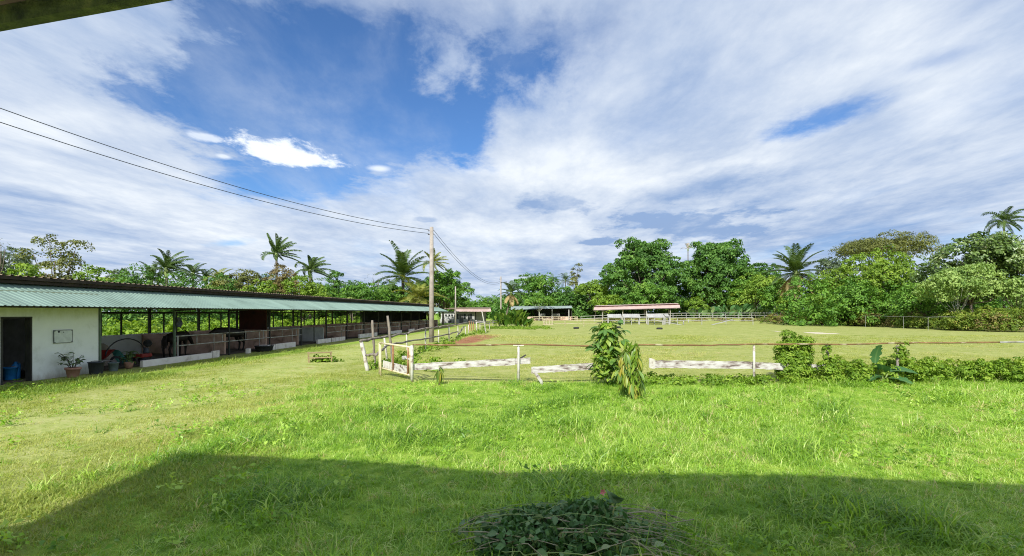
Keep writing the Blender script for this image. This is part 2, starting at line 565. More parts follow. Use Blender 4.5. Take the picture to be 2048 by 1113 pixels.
pmat('mossy_wood', [(0.32, (0.020, 0.030, 0.014)), (0.52, (0.070, 0.090, 0.028)), (0.72, (0.16, 0.17, 0.05))], 7.0, 0.95, 0.6)
pmat('mossy_batten', [(0.32, (0.10, 0.11, 0.03)), (0.6, (0.25, 0.26, 0.07)), (0.8, (0.34, 0.34, 0.11))], 7.0, 0.95, 0.6)
pmat('twig', [(0.3, (0.24, 0.21, 0.13)), (0.7, (0.46, 0.40, 0.27))], 8.0, 0.9, 0.2)
pmat('green_twig', [(0.3, (0.18, 0.25, 0.07)), (0.7, (0.32, 0.40, 0.15))], 8.0, 0.7, 0.1)
pmat('petal', [(0.3, (0.55, 0.10, 0.13)), (0.7, (0.75, 0.25, 0.25))], 8.0, 0.6, 0.0)
pmat('sand', [(0.3, (0.46, 0.40, 0.28)), (0.7, (0.62, 0.56, 0.43))], 3.0, 0.95, 0.3)

def stained_wall():
    m = bpy.data.materials.new('stained_wall')
    nt, out = nodes_of(m)
    b = nt.nodes.new('ShaderNodeBsdfPrincipled')
    base = ramp(nt, [(0.28, (0.56, 0.58, 0.52)), (0.48, (0.76, 0.78, 0.745)), (0.75, (0.82, 0.84, 0.81))], tnoise(nt, 1.3, 8.0, 0.65))
    tcn = nt.nodes.new('ShaderNodeTexCoord')
    sp = nt.nodes.new('ShaderNodeSeparateXYZ')
    nt.links.new(tcn.outputs['Object'], sp.inputs[0])
    def band(z0, z1, amt):
        n1 = nt.nodes.new('ShaderNodeMath'); n1.operation = 'MULTIPLY_ADD'
        nt.links.new(tnoise(nt, 5.0, 8.0, 0.7, 'Object', (1, 1, .45)), n1.inputs[0])
        n1.inputs[1].default_value = amt
        nt.links.new(sp.outputs[2], n1.inputs[2])
        r_ = nt.nodes.new('ShaderNodeMapRange'); r_.interpolation_type = 'SMOOTHSTEP'
        nt.links.new(n1.outputs[0], r_.inputs[0])
        r_.inputs[1].default_value = z0; r_.inputs[2].default_value = z1
        r_.inputs[3].default_value = 1.0 if z1 < 1 else 0.0; r_.inputs[4].default_value = 0.0 if z1 < 1 else 1.0
        return r_.outputs[0]
    def mixc(f, a, col, k):
        mu = nt.nodes.new('ShaderNodeMath'); mu.operation = 'MULTIPLY'; mu.inputs[1].default_value = k
        nt.links.new(f, mu.inputs[0])
        n = nt.nodes.new('ShaderNodeMix'); n.data_type = 'RGBA'
        nt.links.new(mu.outputs[0], n.inputs[0]); nt.links.new(a, n.inputs[6]); n.inputs[7].default_value = (*col, 1)
        return n.outputs[2]
    c = mixc(band(.18, .62, .62), base, (0.30, 0.25, 0.17), .75)         # mud splash
    c = mixc(band(2.15, 2.75, .55), c, (0.42, 0.44, 0.22), .7)           # uneven yellow-green tint towards the top
    nt.links.new(c, b.inputs['Base Color'])
    b.inputs['Roughness'].default_value = .9
    nt.links.new(b.outputs[0], out.inputs[0])
    MATS['stained_wall'] = m
stained_wall()

def sheet_roof():
    m = MATS['green_roof']
    nt = m.node_tree
    b = next(n for n in nt.nodes if n.type == 'BSDF_PRINCIPLED')
    src = b.inputs['Base Color'].links[0].from_socket
    tcn = nt.nodes.new('ShaderNodeTexCoord')
    sp = nt.nodes.new('ShaderNodeSeparateXYZ')
    nt.links.new(tcn.outputs['Object'], sp.inputs[0])
    d = nt.nodes.new('ShaderNodeMath'); d.operation = 'DIVIDE'; d.inputs[1].default_value = .8
    f = nt.nodes.new('ShaderNodeMath'); f.operation = 'FLOOR'
    w = nt.nodes.new('ShaderNodeTexWhiteNoise'); w.noise_dimensions = '1D'
    nt.links.new(sp.outputs[1], d.inputs[0]); nt.links.new(d.outputs[0], f.inputs[0]); nt.links.new(f.outputs[0], w.inputs['W'])
    st_ = tnoise(nt, 3.0, 8.0, .7, 'Object', (.25, 1.0, .25))
    a = nt.nodes.new('ShaderNodeMath'); a.operation = 'MULTIPLY_ADD'
    nt.links.new(w.outputs['Value'], a.inputs[0]); a.inputs[1].default_value = .16; a.inputs[2].default_value = .78
    a2 = nt.nodes.new('ShaderNodeMath'); a2.operation = 'MULTIPLY_ADD'
    nt.links.new(st_, a2.inputs[0]); a2.inputs[1].default_value = .30; nt.links.new(a.outputs[0], a2.inputs[2])
    v = nt.nodes.new('ShaderNodeVectorMath'); v.operation = 'SCALE'
    nt.links.new(src, v.inputs[0]); nt.links.new(a2.outputs[0], v.inputs['Scale'])
    nt.links.new(v.outputs[0], b.inputs['Base Color'])
sheet_roof()

# ground: own colours of short turf, dry turf, lush grass and bare earth in patches
def ground_mat():
    m = bpy.data.materials.new('ground')
    nt, out = nodes_of(m)
    b = nt.nodes.new('ShaderNodeBsdfPrincipled')
    at = nt.nodes.new('ShaderNodeAttribute')
    at.attribute_name = 'zone'
    sp = nt.nodes.new('ShaderNodeSeparateColor')
    nt.links.new(at.outputs['Color'], sp.inputs[0])
    fine = tnoise(nt, 9.0, 8.0, 0.72)
    mid_ = tnoise(nt, 1.1, 6.0, 0.62, 'Object', None, 0.5)
    streak = tnoise(nt, 0.5, 7.0, 0.65, 'Object', (1.0, 1.6, 1.0), 0.6)

    def math_(op, a, b_, clamp=False):
        n = nt.nodes.new('ShaderNodeMath')
        n.operation = op
        n.use_clamp = clamp
        for i, v in enumerate((a, b_)):
            if isinstance(v, (int, float)):
                n.inputs[i].default_value = v
            else:
                nt.links.new(v, n.inputs[i])
        return n.outputs[0]

    def mix_(f, a, c):
        n = nt.nodes.new('ShaderNodeMix')
        n.data_type = 'RGBA'
        nt.links.new(f, n.inputs[0])
        nt.links.new(a, n.inputs[6])
        nt.links.new(c, n.inputs[7])
        return n.outputs[2]

    v = math_('ADD', math_('MULTIPLY', fine, 0.55), math_('ADD', math_('MULTIPLY', mid_, 0.30), math_('MULTIPLY', streak, 0.25)))
    turf = ramp(nt, [(0.40, (0.110, 0.165, 0.028)), (0.48, (0.235, 0.280, 0.062)), (0.57, (0.325, 0.345, 0.105)), (0.68, (0.400, 0.385, 0.165))], v)
    dry = ramp(nt, [(0.38, (0.120, 0.180, 0.030)), (0.48, (0.280, 0.335, 0.078)), (0.58, (0.380, 0.410, 0.135)), (0.70, (0.450, 0.420, 0.205))], v)
    lush = ramp(nt, [(0.36, (0.080, 0.150, 0.014)), (0.50, (0.190, 0.310, 0.034)), (0.66, (0.320, 0.430, 0.066))], v)
    dirt = ramp(nt, [(0.36, (0.120, 0.050, 0.025)), (0.50, (0.260, 0.115, 0.060)), (0.66, (0.370, 0.190, 0.105))], v)

    def thr(ch, lo, hi):
        n = nt.nodes.new('ShaderNodeMapRange')
        n.interpolation_type = 'SMOOTHSTEP'
        nt.links.new(math_('ADD', sp.outputs[ch], math_('MULTIPLY', math_('SUBTRACT', v, 0.55), 1.4)), n.inputs[0])
        n.inputs[1].default_value = lo
        n.inputs[2].default_value = hi
        return n.outputs[0]
    c = mix_(thr(1, 0.3, 0.75), turf, dry)
    c = mix_(thr(2, 0.3, 0.75), c, lush)
    c = mix_(thr(0, 0.35, 0.6), c, dirt)
    nt.links.new(c, b.inputs['Base Color'])
    b.inputs['Roughness'].default_value = 0.95
    b.inputs['Specular IOR Level'].default_value = 0.1
    bp = nt.nodes.new('ShaderNodeBump')
    bp.inputs['Strength'].default_value = 0.55
    bp.inputs['Distance'].default_value = 0.06
    nt.links.new(tnoise(nt, 16.0, 6.0, 0.75), bp.inputs['Height'])
    nt.links.new(bp.outputs[0], b.inputs['Normal'])
    nt.links.new(b.outputs[0], out.inputs[0])
    return m

# foliage palettes (real leaf colours)
leafmat('leaf_dark', [(0.0, (0.040, 0.108, 0.019)), (0.5, (0.103, 0.230, 0.040)), (1.0, (0.224, 0.381, 0.074))], 0.30)
leafmat('leaf_mid', [(0.0, (0.058, 0.147, 0.018)), (0.5, (0.128, 0.275, 0.036)), (1.0, (0.262, 0.422, 0.064))], 0.30)
leafmat('leaf_yellow', [(0.0, (0.094, 0.181, 0.018)), (0.5, (0.206, 0.331, 0.035)), (1.0, (0.375, 0.488, 0.077))], 0.33)
leafmat('leaf_olive', [(0.0, (0.093, 0.112, 0.031)), (0.5, (0.178, 0.202, 0.053)), (1.0, (0.279, 0.279, 0.096))], 0.3)
leafmat('leaf_pale', [(0.0, (0.133, 0.232, 0.053)), (0.5, (0.276, 0.401, 0.098)), (1.0, (0.463, 0.570, 0.214))], 0.3)
leafmat('leaf_brown', [(0.0, (0.116, 0.090, 0.034)), (0.5, (0.217, 0.178, 0.062)), (1.0, (0.310, 0.287, 0.085))], 0.3)
leafmat('leaf_grey', [(0.0, (0.078, 0.116, 0.070)), (0.5, (0.132, 0.186, 0.102)), (1.0, (0.217, 0.271, 0.155))], 0.3)
leafmat('leaf_glossy', [(0.0, (0.053, 0.103, 0.022)), (0.5, (0.125, 0.205, 0.043)), (0.85, (0.267, 0.339, 0.125)), (1.0, (0.535, 0.552, 0.304))], 0.22, 0.35, 0.5)
leafmat('leaf_mixed', [(0.0, (0.078, 0.139, 0.019)), (0.4, (0.171, 0.256, 0.031)), (0.75, (0.310, 0.364, 0.062)), (0.9, (0.295, 0.217, 0.070)), (1.0, (0.403, 0.232, 0.078))], 0.32)
leafmat('palm_green', [(0.0, (0.036, 0.075, 0.018)), (0.5, (0.078, 0.135, 0.030)), (1.0, (0.160, 0.225, 0.062))], 0.25, 0.38, 0.45)
leafmat('palm_yellow', [(0.0, (0.093, 0.139, 0.022)), (0.5, (0.217, 0.256, 0.043)), (1.0, (0.434, 0.372, 0.109))], 0.3, 0.45, 0.35)
leafmat('palm_dead', [(0.0, (0.202, 0.155, 0.070)), (0.5, (0.419, 0.326, 0.155)), (1.0, (0.605, 0.496, 0.279))], 0.2, 0.8, 0.1)
leafmat('vine_leaf', [(0.0, (0.095, 0.190, 0.016)), (0.5, (0.220, 0.360, 0.034)), (1.0, (0.400, 0.500, 0.080))], 0.38)
leafmat('grass_blade', [(0.0, (0.115, 0.250, 0.022)), (0.4, (0.285, 0.490, 0.046)), (0.70, (0.465, 0.640, 0.112)), (0.93, (0.640, 0.740, 0.275)), (1.0, (0.640, 0.560, 0.280))], 0.42, 0.40, 0.45, 'INSTANCER')
leafmat('turf_blade', [(0.0, (0.175, 0.285, 0.045)), (0.5, (0.370, 0.430, 0.098)), (0.9, (0.540, 0.545, 0.215)), (1.0, (0.580, 0.490, 0.270))], 0.42, 0.55, 0.2, 'INSTANCER')
objleafmat('sapling_leaf', [(0.0, (0.085, 0.200, 0.034)), (0.45, (0.106, 0.231, 0.044)), (0.8, (0.237, 0.362, 0.056)), (1.0, (0.413, 0.475, 0.075))])
objleafmat('drooping_leaf', [(0.0, (0.069, 0.156, 0.025)), (0.35, (0.156, 0.281, 0.044)), (0.7, (0.375, 0.438, 0.056)), (1.0, (0.550, 0.425, 0.062))])
objleafmat('canna_leaf', [(0.0, (0.044, 0.119, 0.018)), (0.5, (0.106, 0.231, 0.027)), (1.0, (0.288, 0.388, 0.050))])
objleafmat('paddle_leaf', [(0.0, (0.056, 0.156, 0.044)), (0.5, (0.119, 0.256, 0.075)), (1.0, (0.375, 0.488, 0.213))])
objleafmat('big_leaf', [(0.0, (0.030, 0.095, 0.028)), (1.0, (0.075, 0.185, 0.060))], 0.2, 0.5, 0.3)
objleafmat('pile_leaf', [(0.0, (0.050, 0.115, 0.038)), (0.5, (0.100, 0.195, 0.070)), (0.9, (0.190, 0.300, 0.125)), (1.0, (0.320, 0.360, 0.170))], 0.25, 0.45, 0.4)
objleafmat('pot_leaf', [(0.0, (0.031, 0.069, 0.022)), (1.0, (0.088, 0.144, 0.044))], 0.25)

# ================================================================== ground
def axis(lo, hi, core_lo, core_hi, step, grow=1.22):
    a = list(np.arange(core_lo, core_hi + 1e-6, step))
    s, x = step, core_hi
    while x < hi:
        s *= grow
        x += s
        a.append(x)
    s, x = step, core_lo
    while x > lo:
        s *= grow
        x -= s
        a.insert(0, x)
    return np.array(a)

gx = axis(-900, 900, -22, 24, 0.4)
gy = axis(-300, 1500, 2, 60, 0.4)
GX, GY = np.meshgrid(gx, gy)
GZ = gz(GX, GY)
nx, ny = len(gx), len(gy)
V = np.stack([GX.ravel(), GY.ravel(), GZ.ravel()], 1)
ii = np.arange(ny - 1)[:, None] * nx + np.arange(nx - 1)[None, :]
F = np.stack([ii, ii + 1, ii + nx + 1, ii + nx], -1).reshape(-1, 4)
gme = tri_mesh('ground', V, F, ground_mat())
x_, y_ = GX.ravel(), GY.ravel()
xs = x_ - 0.076 * y_                                                     # distance off the stable's line
def ell(cx, cy, rx, ry, rot=0.0):
    dx, dy = x_ - cx, y_ - cy
    c, s = math.cos(rot), math.sin(rot)
    return np.exp(-(((dx * c + dy * s) / rx) ** 2 + ((-dx * s + dy * c) / ry) ** 2))
dirt = 0.95 * ell(-2.4, 42, 1.1, 6.5, -0.12) + 0.6 * ell(-4.2, 37, 1.6, 2.4)
dirt += .30 * ell(4, 17.6, 7, .5) + .26 * ell(12, 30, 5, .8) + .28 * ell(20, 42, 9, 1.0) + .26 * ell(2, 28, 2.5, 1.2) + .3 * ell(30, 60, 12, 1.5)
dirt += 0.42 * ell(-7.8, 19.6, 2.2, 0.5) + 0.35 * ell(-2.2, 16.0, 1.4, 0.5)
dirt = dirt + 0.5 * np.exp(-((xs + 15.6) / 0.8) ** 2) * sstep(18, 20, y_) * (1 - sstep(75, 78, y_)) * 0.8
dry = np.exp(-((x_ + 9.5 - 0.02 * y_) / 2.6) ** 2) * (1 - sstep(40, 70, y_)) * 0.70            # worn track beside the stable
dry += 0.30 * sstep(16, 18, y_) * (1 - sstep(60, 110, y_)) * sstep(-4, -2, x_)
dry += 0.55 * ell(-6.0, 13, 3.5, 5.5)
dirt += .30 * ell(-8.5, 11, 1.8, 2.2) + .28 * ell(-10.5, 17, 1.4, 3.0) + .25 * ell(-7.0, 8.5, 1.2, 1.0) + .3 * ell(-9.0, 25, 1.2, 4)
lush = sstep(-5.6, -4.0, x_ + 0.12 * (y_ - 6)) * (1 - sstep(15.2, 17.0, y_)) * 0.95
lush += 0.7 * np.exp(-((xs + 14.3) / 0.9) ** 2) + 0.5 * np.exp(-((x_ + 5.2) / 1.3) ** 2) * sstep(17, 19, y_) * (1 - sstep(60, 75, y_))
lush += 0.8 * (xs < -19) + 0.6 * ell(0, 70, 6, 5)
zone = np.stack([np.clip(dirt, 0, 1), np.clip(dry, 0, 1), np.clip(lush, 0, 1), np.ones_like(dirt)], 1)
za = gme.attributes.new('zone', 'FLOAT_COLOR', 'POINT')
za.data.foreach_set('color', zone.astype(np.float32).ravel())
go = link('ground', gme)
go['kind'] = 'structure'

# ================================================================== stable (long shed on the left)
ST_A = math.atan(0.0758)
stable = empty('stable', (-16.7, 0, 0), -ST_A, 'long open fronted stable with green corrugated lean-to roof and brown stall walls', 'stable')
U0, U1 = 9.0, 76.4
UP = [22.3 + 3.79 * i for i in range(14)] + [75.6]                    # front posts
def st(u, x, z):                                                     # stable local -> world
    c, s = math.cos(-ST_A), math.sin(-ST_A)
    return Vector((-16.7 + x * c - u * s, x * s + u * c, z))

def corrugated(y0, y1, x0, z0, x1, z1, pitch=0.2, amp=0.018, nrow=2):
    """sheet with trapezoid ribs running down the slope; ribs repeat along y"""
    m = MB()
    n = int(round((y1 - y0) / pitch))
    prof = []
    for i in range(n):
        yb = y0 + i * pitch
        prof += [(yb, 0), (yb + pitch * 0.52, 0), (yb + pitch * 0.64, amp), (yb + pitch * 0.88, amp)]
    prof.append((y0 + n * pitch, 0))
    L = math.hypot(x1 - x0, z1 - z0)
    nx_, nz_ = -(z1 - z0) / L, (x1 - x0) / L
    if nz_ < 0:
        nx_, nz_ = -nx_, -nz_
    for t in np.linspace(0, 1, nrow):
        for y, a in prof:
            m.v.append((x0 + (x1 - x0) * t + nx_ * a, y, z0 + (z1 - z0) * t + nz_ * a))
    k = len(prof)
    for r in range(nrow - 1):
        for i in range(k - 1):
            m.f.append((r * k + i, r * k + i + 1, (r + 1) * k + i + 1, (r + 1) * k + i))
    return m

corrugated(U0, U1 + 0.4, 1.2, 2.40, -0.85, 3.19).obj('lean_to_roof', MATS['green_roof'], stable)
corrugated(U0, U1 - 0.9, -0.42, 3.38, -6.1, 2.62, 0.25, 0.035).obj('main_roof', MATS['dark_roof'], stable)
MB().box((-0.46, (U0 + U1) / 2 - 0.45, 3.32), (0.05, U1 - U0 - 0.9, 0.11)).obj('fascia_board', MATS['fascia'], stable)
MB().box((-0.62, (U0 + U1) / 2 - 0.45, 3.20), (0.20, U1 - U0 - 0.9, 0.10)).obj('purlin', MATS['fascia'], stable)
MB().box((1.05, (U0 + U1) / 2, 2.385), (0.06, U1 - U0, 0.07)).obj('eave_beam', MATS['dark_post'], stable)
MB().box((-4.9, (18.6 + U1) / 2, 2.20), (0.08, U1 - 18.7, 0.10)).obj('rear_beam', MATS['dark_post'], stable)
# white room with its doorway
DO0, DO1 = 15.24, 16.17
m = MB()
m.box((-0.08, (U0 + DO0) / 2, 1.45), (0.16, DO0 - U0, 2.9))
m.box((-0.08, (DO1 + 18.55) / 2, 1.45), (0.16, 18.55 - DO1, 2.9))
m.box((-0.08, (DO0 + DO1) / 2, 2.47), (0.158, DO1 - DO0, 0.86))
m.obj('wall', MATS['stained_wall'], stable)
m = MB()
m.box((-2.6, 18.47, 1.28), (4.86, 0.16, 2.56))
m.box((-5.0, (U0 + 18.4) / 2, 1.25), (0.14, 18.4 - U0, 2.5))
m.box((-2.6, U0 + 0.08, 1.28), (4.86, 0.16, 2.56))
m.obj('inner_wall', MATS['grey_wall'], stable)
m = MB()
for y in (DO0 + 0.03, DO1 - 0.03):
    m.box((-0.08, y, 1.02), (0.19, 0.05, 2.04))
m.box((-0.08, (DO0 + DO1) / 2, 2.05), (0.19, DO1 - DO0, 0.05))
m.obj('door_frame', MATS['dark_post'], stable)
MB().box((-2.6, (U0 + U1) / 2, 0.02), (4.9, U1 - U0 - 0.4, 0.08)).obj('floor_slab', MATS['dirt_floor'], stable)
MB().box((0.0, 18.60, 1.38), (0.07, 0.07, 2.76)).obj('post', MATS['green_post'], stable)
for i, u in enumerate(UP):
    MB().box((0, u, 1.42), (0.075, 0.075, 2.84)).obj('post', MATS['green_post' if i == 0 else 'dark_post'], stable)
    MB().bar((0, u, 2.30), (1.0, u, 2.36), 0.05, 0.07).obj('bracket', MATS['dark_post'], stable)
    MB().box((-4.9, u + 0.6, 1.5), (0.11, 0.11, 2.2)).obj('rear_post', MATS['dark_post'], stable)
    for k in (1.55, 2.75):
        if u + k < U1 - 1:
            MB().box((-4.9, u + k + random.uniform(-.2, .2), 1.62), (0.06, 0.06, 1.15)).obj('rear_stud', MATS['dark_post'], stable)
for u in (19.35, 20.6, 21.8):
    MB().box((-4.9, u, 1.62), (0.07, 0.07, 1.15)).obj('rear_stud', MATS['dark_post'], stable)
MB().box((-4.9, 23.4, 0.545), (0.14, 9.66, 1.09)).obj('rear_wall', MATS['white_wall'], stable)
MB().box((-4.9, (28.25 + U1) / 2, 0.545), (0.15, U1 - 28.25, 1.09)).obj('rear_wall', MATS['stall_wall'], stable)
MB().bar((-0.1, 18.9, 2.62), (-4.8, 21.9, 2.28), 0.06, 0.09).obj('brace', MATS['dark_post'], stable)
for i, u in enumerate(UP[1:]):
    h = 1.12 + random.uniform(-.05, .05)
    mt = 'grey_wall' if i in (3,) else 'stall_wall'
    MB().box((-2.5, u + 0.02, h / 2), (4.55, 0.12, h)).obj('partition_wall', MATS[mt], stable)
# pipe rails across each stall front
for i in range(len(UP) - 1):
    a, b = UP[i] + 0.05, UP[i + 1] - 0.05
    if i == 3:
        MB().box((0.02, a + 1.75, 0.72), (0.05, 0.06, 1.0)).obj('gate_bar', MATS['dark_post'], stable)
        continue
    for z in (1.15, 0.72):
        MB().tube([(0.03, a, z), (0.03, b, z + random.uniform(-.015, .015))], 0.026, 6).obj('rail', MATS['pipe_rail'], stable)
    for k, (z0, z1) in ((0.38, (0.72, 1.15)), (0.68, (0.1, 1.15)), (0.86, (0.72, 1.15))):
        u = a + (b - a) * (k + random.uniform(-.04, .04))
        MB().tube([(0.03, u, z0), (0.03, u, z1)], 0.022, 6).obj('gate_bar', MATS['pipe_rail'], stable)
MB().tube([(0.06, 22.42, 0.1), (0.06, 22.42, 1.16)], 0.035, 8).obj('gate_bar', MATS['pipe_rail'], stable)
# low white kerbs before the stalls
def ku(px):
    return 16700.0 / (1100.0 - px) * 1.003
for p0, p1, h in ((271, 412, 0.27), (414, 427, 0.34), (523, 540.5, 0.30), (541.5, 582, 0.33), (627, 654, 0.30), (656, 683, 0.30), (712, 748, 0.34), (772, 798, 0.30), (813, 824, 0.28)):
    a, b = ku(p0), ku(p1)
    MB().box((0.26, (a + b) / 2, h / 2), (0.14, b - a, h), (0, random.uniform(-.03, .03), random.uniform(-.01, .01))).obj('kerb', MATS['kerb'], stable, bevel=0.015)
MB().box((-0.98, 29.79, 1.90), (1.7, 0.05, 1.42)).obj('maroon_panel', MATS['maroon'], stable)
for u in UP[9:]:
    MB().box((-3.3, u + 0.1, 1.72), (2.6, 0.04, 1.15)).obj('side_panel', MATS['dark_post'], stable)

# --- things by the stable
def leaf_mesh(name, L, W, mat, droop=0.25, fold=0.15, nseg=5, shape=1.0, wave=0.0):
    """broad leaf along +y, midrib on x=0"""
    m = MB()
    for i in range(nseg + 1):
        t = i / nseg
        w = W / 2 * (math.sin(math.pi * min(1, (t * 0.94 + 0.03)) ** shape)) if 0 < i < nseg else 0.004
        y = L * (t - 0.12 * droop * t * t)
        z = -droop * L * t * t
        zz = fold * w + wave * math.sin(i * 2.4) * W * 0.1
        m.v += [(-w, y, z + zz), (0, y, z), (w, y, z + zz)]
    for i in range(nseg):
        a = i * 3
        m.f += [(a, a + 1, a + 4, a + 3), (a + 1, a + 2, a + 5, a + 4)]
    return m.mesh(name, MATS[mat], smooth=True)

def aim(d, roll=0.0):
    """rotation taking +y to d, +z kept as far up as it goes"""
    d = Vector(d).normalized()
    z = Vector((0, 0, 1)) - d * d.z
    if z.length < 1e-3:
        z = Vector((0, 1, 0))
    z.normalize()
    x = d.cross(z)
    M = Matrix((x, d, z)).transposed()
    return (M @ Matrix.Rotation(roll, 3, 'Y')).to_euler()

def bucket(name, u, x, r, h, mat, label, handle=True, z=0.0):
    p = st(u, x, z)
    e = empty(name, p, 0, label, 'bucket')
    MB().lathe([(0.0, 0.0), (r * 0.74, 0.0), (r * 0.80, 0.02), (r * 0.97, h * 0.93), (r * 1.06, h * 0.93), (r * 1.06, h), (r * 0.95, h), (r * 0.76, 0.03), (0, 0.03)], 20).obj('body', MATS[mat], e, True)
    if handle:
        pts = [(r * 1.02 * math.cos(t), 0.03, h * 0.95 + r * 0.25 * math.sin(t)) for t in np.linspace(0, math.pi, 9)]
        MB().tube(pts, 0.008, 5).obj('handle', MATS['pipe_rail'], e)
    return e

bucket('bucket', 18.02, 0.42, 0.24, 0.44, 'black_plastic', 'large black plastic bucket against the white wall corner')
bucket('bucket', 18.95, 0.22, 0.17, 0.32, 'grey_plastic', 'small grey plastic bucket beside the green corner post')
bucket('bucket', 15.98, -0.55, 0.19, 0.40, 'blue_plastic', 'blue plastic bucket standing inside the dark doorway', z=0.06)
p = st(15.98, -0.55, 0.46)
e = empty('jug', (p.x, p.y + .18, 0.06), 0, 'tall blue plastic jug behind the blue bucket in the doorway', 'jug')
MB().lathe([(0, 0), (0.11, 0), (0.12, 0.03), (0.12, 0.42), (0.05, 0.5), (0.04, 0.56), (0, 0.56)], 14).obj('body', MATS['blue_plastic'], e, True)
MB().tube([(0.05, 0, 0.52), (0.14, 0, 0.5), (0.14, 0, 0.34), (0.11, 0, 0.32)], 0.012, 6).obj('handle', MATS['blue_plastic'], e)
p = st(15.5, -0.75, 0.06)
e = empty('metal_bin', p, 0.2, 'dim olive metal bin on the doorway floor', 'bin')
MB().box((0, 0, 0.18), (0.34, 0.34, 0.36)).obj('body', MATS['olive_metal'], e, bevel=0.02)
MB().box((0, 0, 0.375), (0.36, 0.36, 0.03)).obj('lid', MATS['olive_metal'], e, bevel=0.01)

p = st(17.12, 0.45, 0)
pot = empty('potted_plant', p, 0, 'leafy potted plant in a terracotta pot against the white wall', 'potted plant')
MB().lathe([(0, 0), (0.14, 0), (0.155, 0.02), (0.20, 0.27), (0.225, 0.27), (0.23, 0.34), (0.205, 0.34), (0.195, 0.28), (0, 0.28)], 20).obj('pot', MATS['terracotta'], pot, True)
MB().lathe([(0, 0.30), (0.198, 0.295)], 16).obj('soil', MATS['soil'], pot)
plm = leaf_mesh('leaf', 0.15, 0.075, 'pot_leaf', 0.35, 0.2, 4)
rr = random.Random(5)
for k in range(9):
    a = rr.uniform(0, 6.28)
    rch = rr.uniform(0.12, 0.42)
    hgt = rr.uniform(0.45, 0.95)
    pts = [(0.04 * math.cos(a), 0.04 * math.sin(a), 0.28), (rch * .4 * math.cos(a), rch * .4 * math.sin(a), 0.28 + (hgt - .28) * .6), (rch * math.cos(a), rch * math.sin(a), hgt)]
    MB().tube(pts, [0.014, 0.010, 0.006], 5).obj('stem', MATS['bark'], pot)
    for j in range(9):
        t = rr.uniform(0.55, 1.0)
        q = Vector(pts[1]).lerp(Vector(pts[2]), (t - .55) / .45)
        b = rr.uniform(0, 6.28)
        link('leaf', plm, pot, loc=q, rot=aim((math.cos(b), math.sin(b), rr.uniform(-.3, .45)), rr.uniform(-.5, .5)), scl=rr.uniform(.7, 1.2))

p = st(17.18, 0.012, 1.39)
wb = empty('whiteboard', p, -ST_A, 'small whiteboard screwed to the white stable wall above the potted plant', 'whiteboard')
MB().box((0.012, 0, 0), (0.018, 0.64, 0.42)).obj('panel', MATS['board_face'], wb)
for a, b, w in (((0, -.325, 0), 0, .44), ((0, .325, 0), 0, .44), ((0, 0, -.215), 1, .66), ((0, 0, .215), 1, .66)):
    MB().box((0.014, a[1], a[2]), (0.026, .018 if not b else w, w if not b else .018)).obj('frame_bar', MATS['board_frame'], wb)
for y in (-.305, .305):
    for z in (-.195, .195):
        MB().lathe([(0, .0), (0.022, 0), (0.022, .01), (0, .012)], 10).obj('corner_cap', MATS['board_frame'], wb, loc=(0.027, y, z), rot=(0, R(90), 0))
MB().lathe([(0, 0), (0.035, 0), (0.03, .02), (0, .022)], 12).obj('magnet', MATS['black_plastic'], wb, loc=(0.022, -.16, .165), rot=(0, R(90), 0))
MB().lathe([(0, 0), (0.016, 0), (0.014, .015), (0, .016)], 10).obj('magnet', MATS['black_plastic'], wb, loc=(0.022, 0.0, .145), rot=(0, R(90), 0))

# clutter in the open store bay
p = st(19.7, -1.2, 0.06)
wbw = empty('wheelbarrow', p, 0.5, 'dark red wheelbarrow loaded with scrap in the open store bay', 'wheelbarrow')
m = MB()
m.add([(-.55, -.32, .62), (.55, -.36, .66), (.55, .36, .66), (-.55, .32, .62), (-.35, -.2, .3), (.25, -.22, .3), (.25, .22, .3), (-.35, .2, .3)],
      [(0, 1, 5, 4), (1, 2, 6, 5), (2, 3, 7, 6), (3, 0, 4, 7), (4, 5, 6, 7)])
m.obj('tray', MATS['red_plastic'], wbw)
MB().lathe([(0.12, -.04), (.19, -.045), (.21, 0), (.19, .045), (0.12, .04)], 16).obj('wheel', MATS['rubber'], wbw, True, loc=(.62, 0, .21), rot=(R(90), 0, 0))
for s in (-1, 1):
    MB().tube([(.62, s * .07, .21), (0, s * .25, .29), (-.9, s * .30, .62)], 0.02, 6).obj('handle', MATS['pipe_rail'], wbw)
    MB().tube([(-.2, s * .25, .28), (-.32, s * .28, .0)], 0.02, 6).obj('leg', MATS['pipe_rail'], wbw)

rr = random.Random(3)
def heap(name, label, cat, c, rx, ry, h, mat, seed, n=26, rz=0.0):
    """crumpled cover over a heap"""
    r_ = random.Random(seed)
    m = MB()
    ph = [r_.uniform(0, 6.28) for _ in range(6)]
    for j in range(n):
        for i in range(n):
            u, v = i / (n - 1) * 2 - 1, j / (n - 1) * 2 - 1
            rad = math.sqrt(u * u + v * v)
            z = h * max(0.0, 1 - rad ** 2.2) ** 0.75
            z += h * .13 * (math.sin(7 * u + ph[0] + 3 * v) + math.sin(9 * v - 4 * u + ph[1])) * (z > 0)
            m.v.append((u * rx, v * ry, max(z, 0.0)))
    for j in range(n - 1):
        for i in range(n - 1):
            m.f.append((j * n + i, j * n + i + 1, (j + 1) * n + i + 1, (j + 1) * n + i))
    o = m.obj(name, MATS[mat], None, True, loc=c, rot=(0, 0, rz))
    return tag(o, label, cat)
heap('tarp_heap', 'crumpled brown tarpaulin heaped behind the wheelbarrow in the store bay', 'tarpaulin', st(20.3, -2.6, 0.06), 1.3, 1.0, 1.05, 'tarp', 4)
heap('tarp_heap', 'folded teal green tarpaulin low against the back of the store bay', 'tarpaulin', st(21.2, -2.3, 0.06), 0.9, 0.6, 0.55, 'teal_tarp', 9)
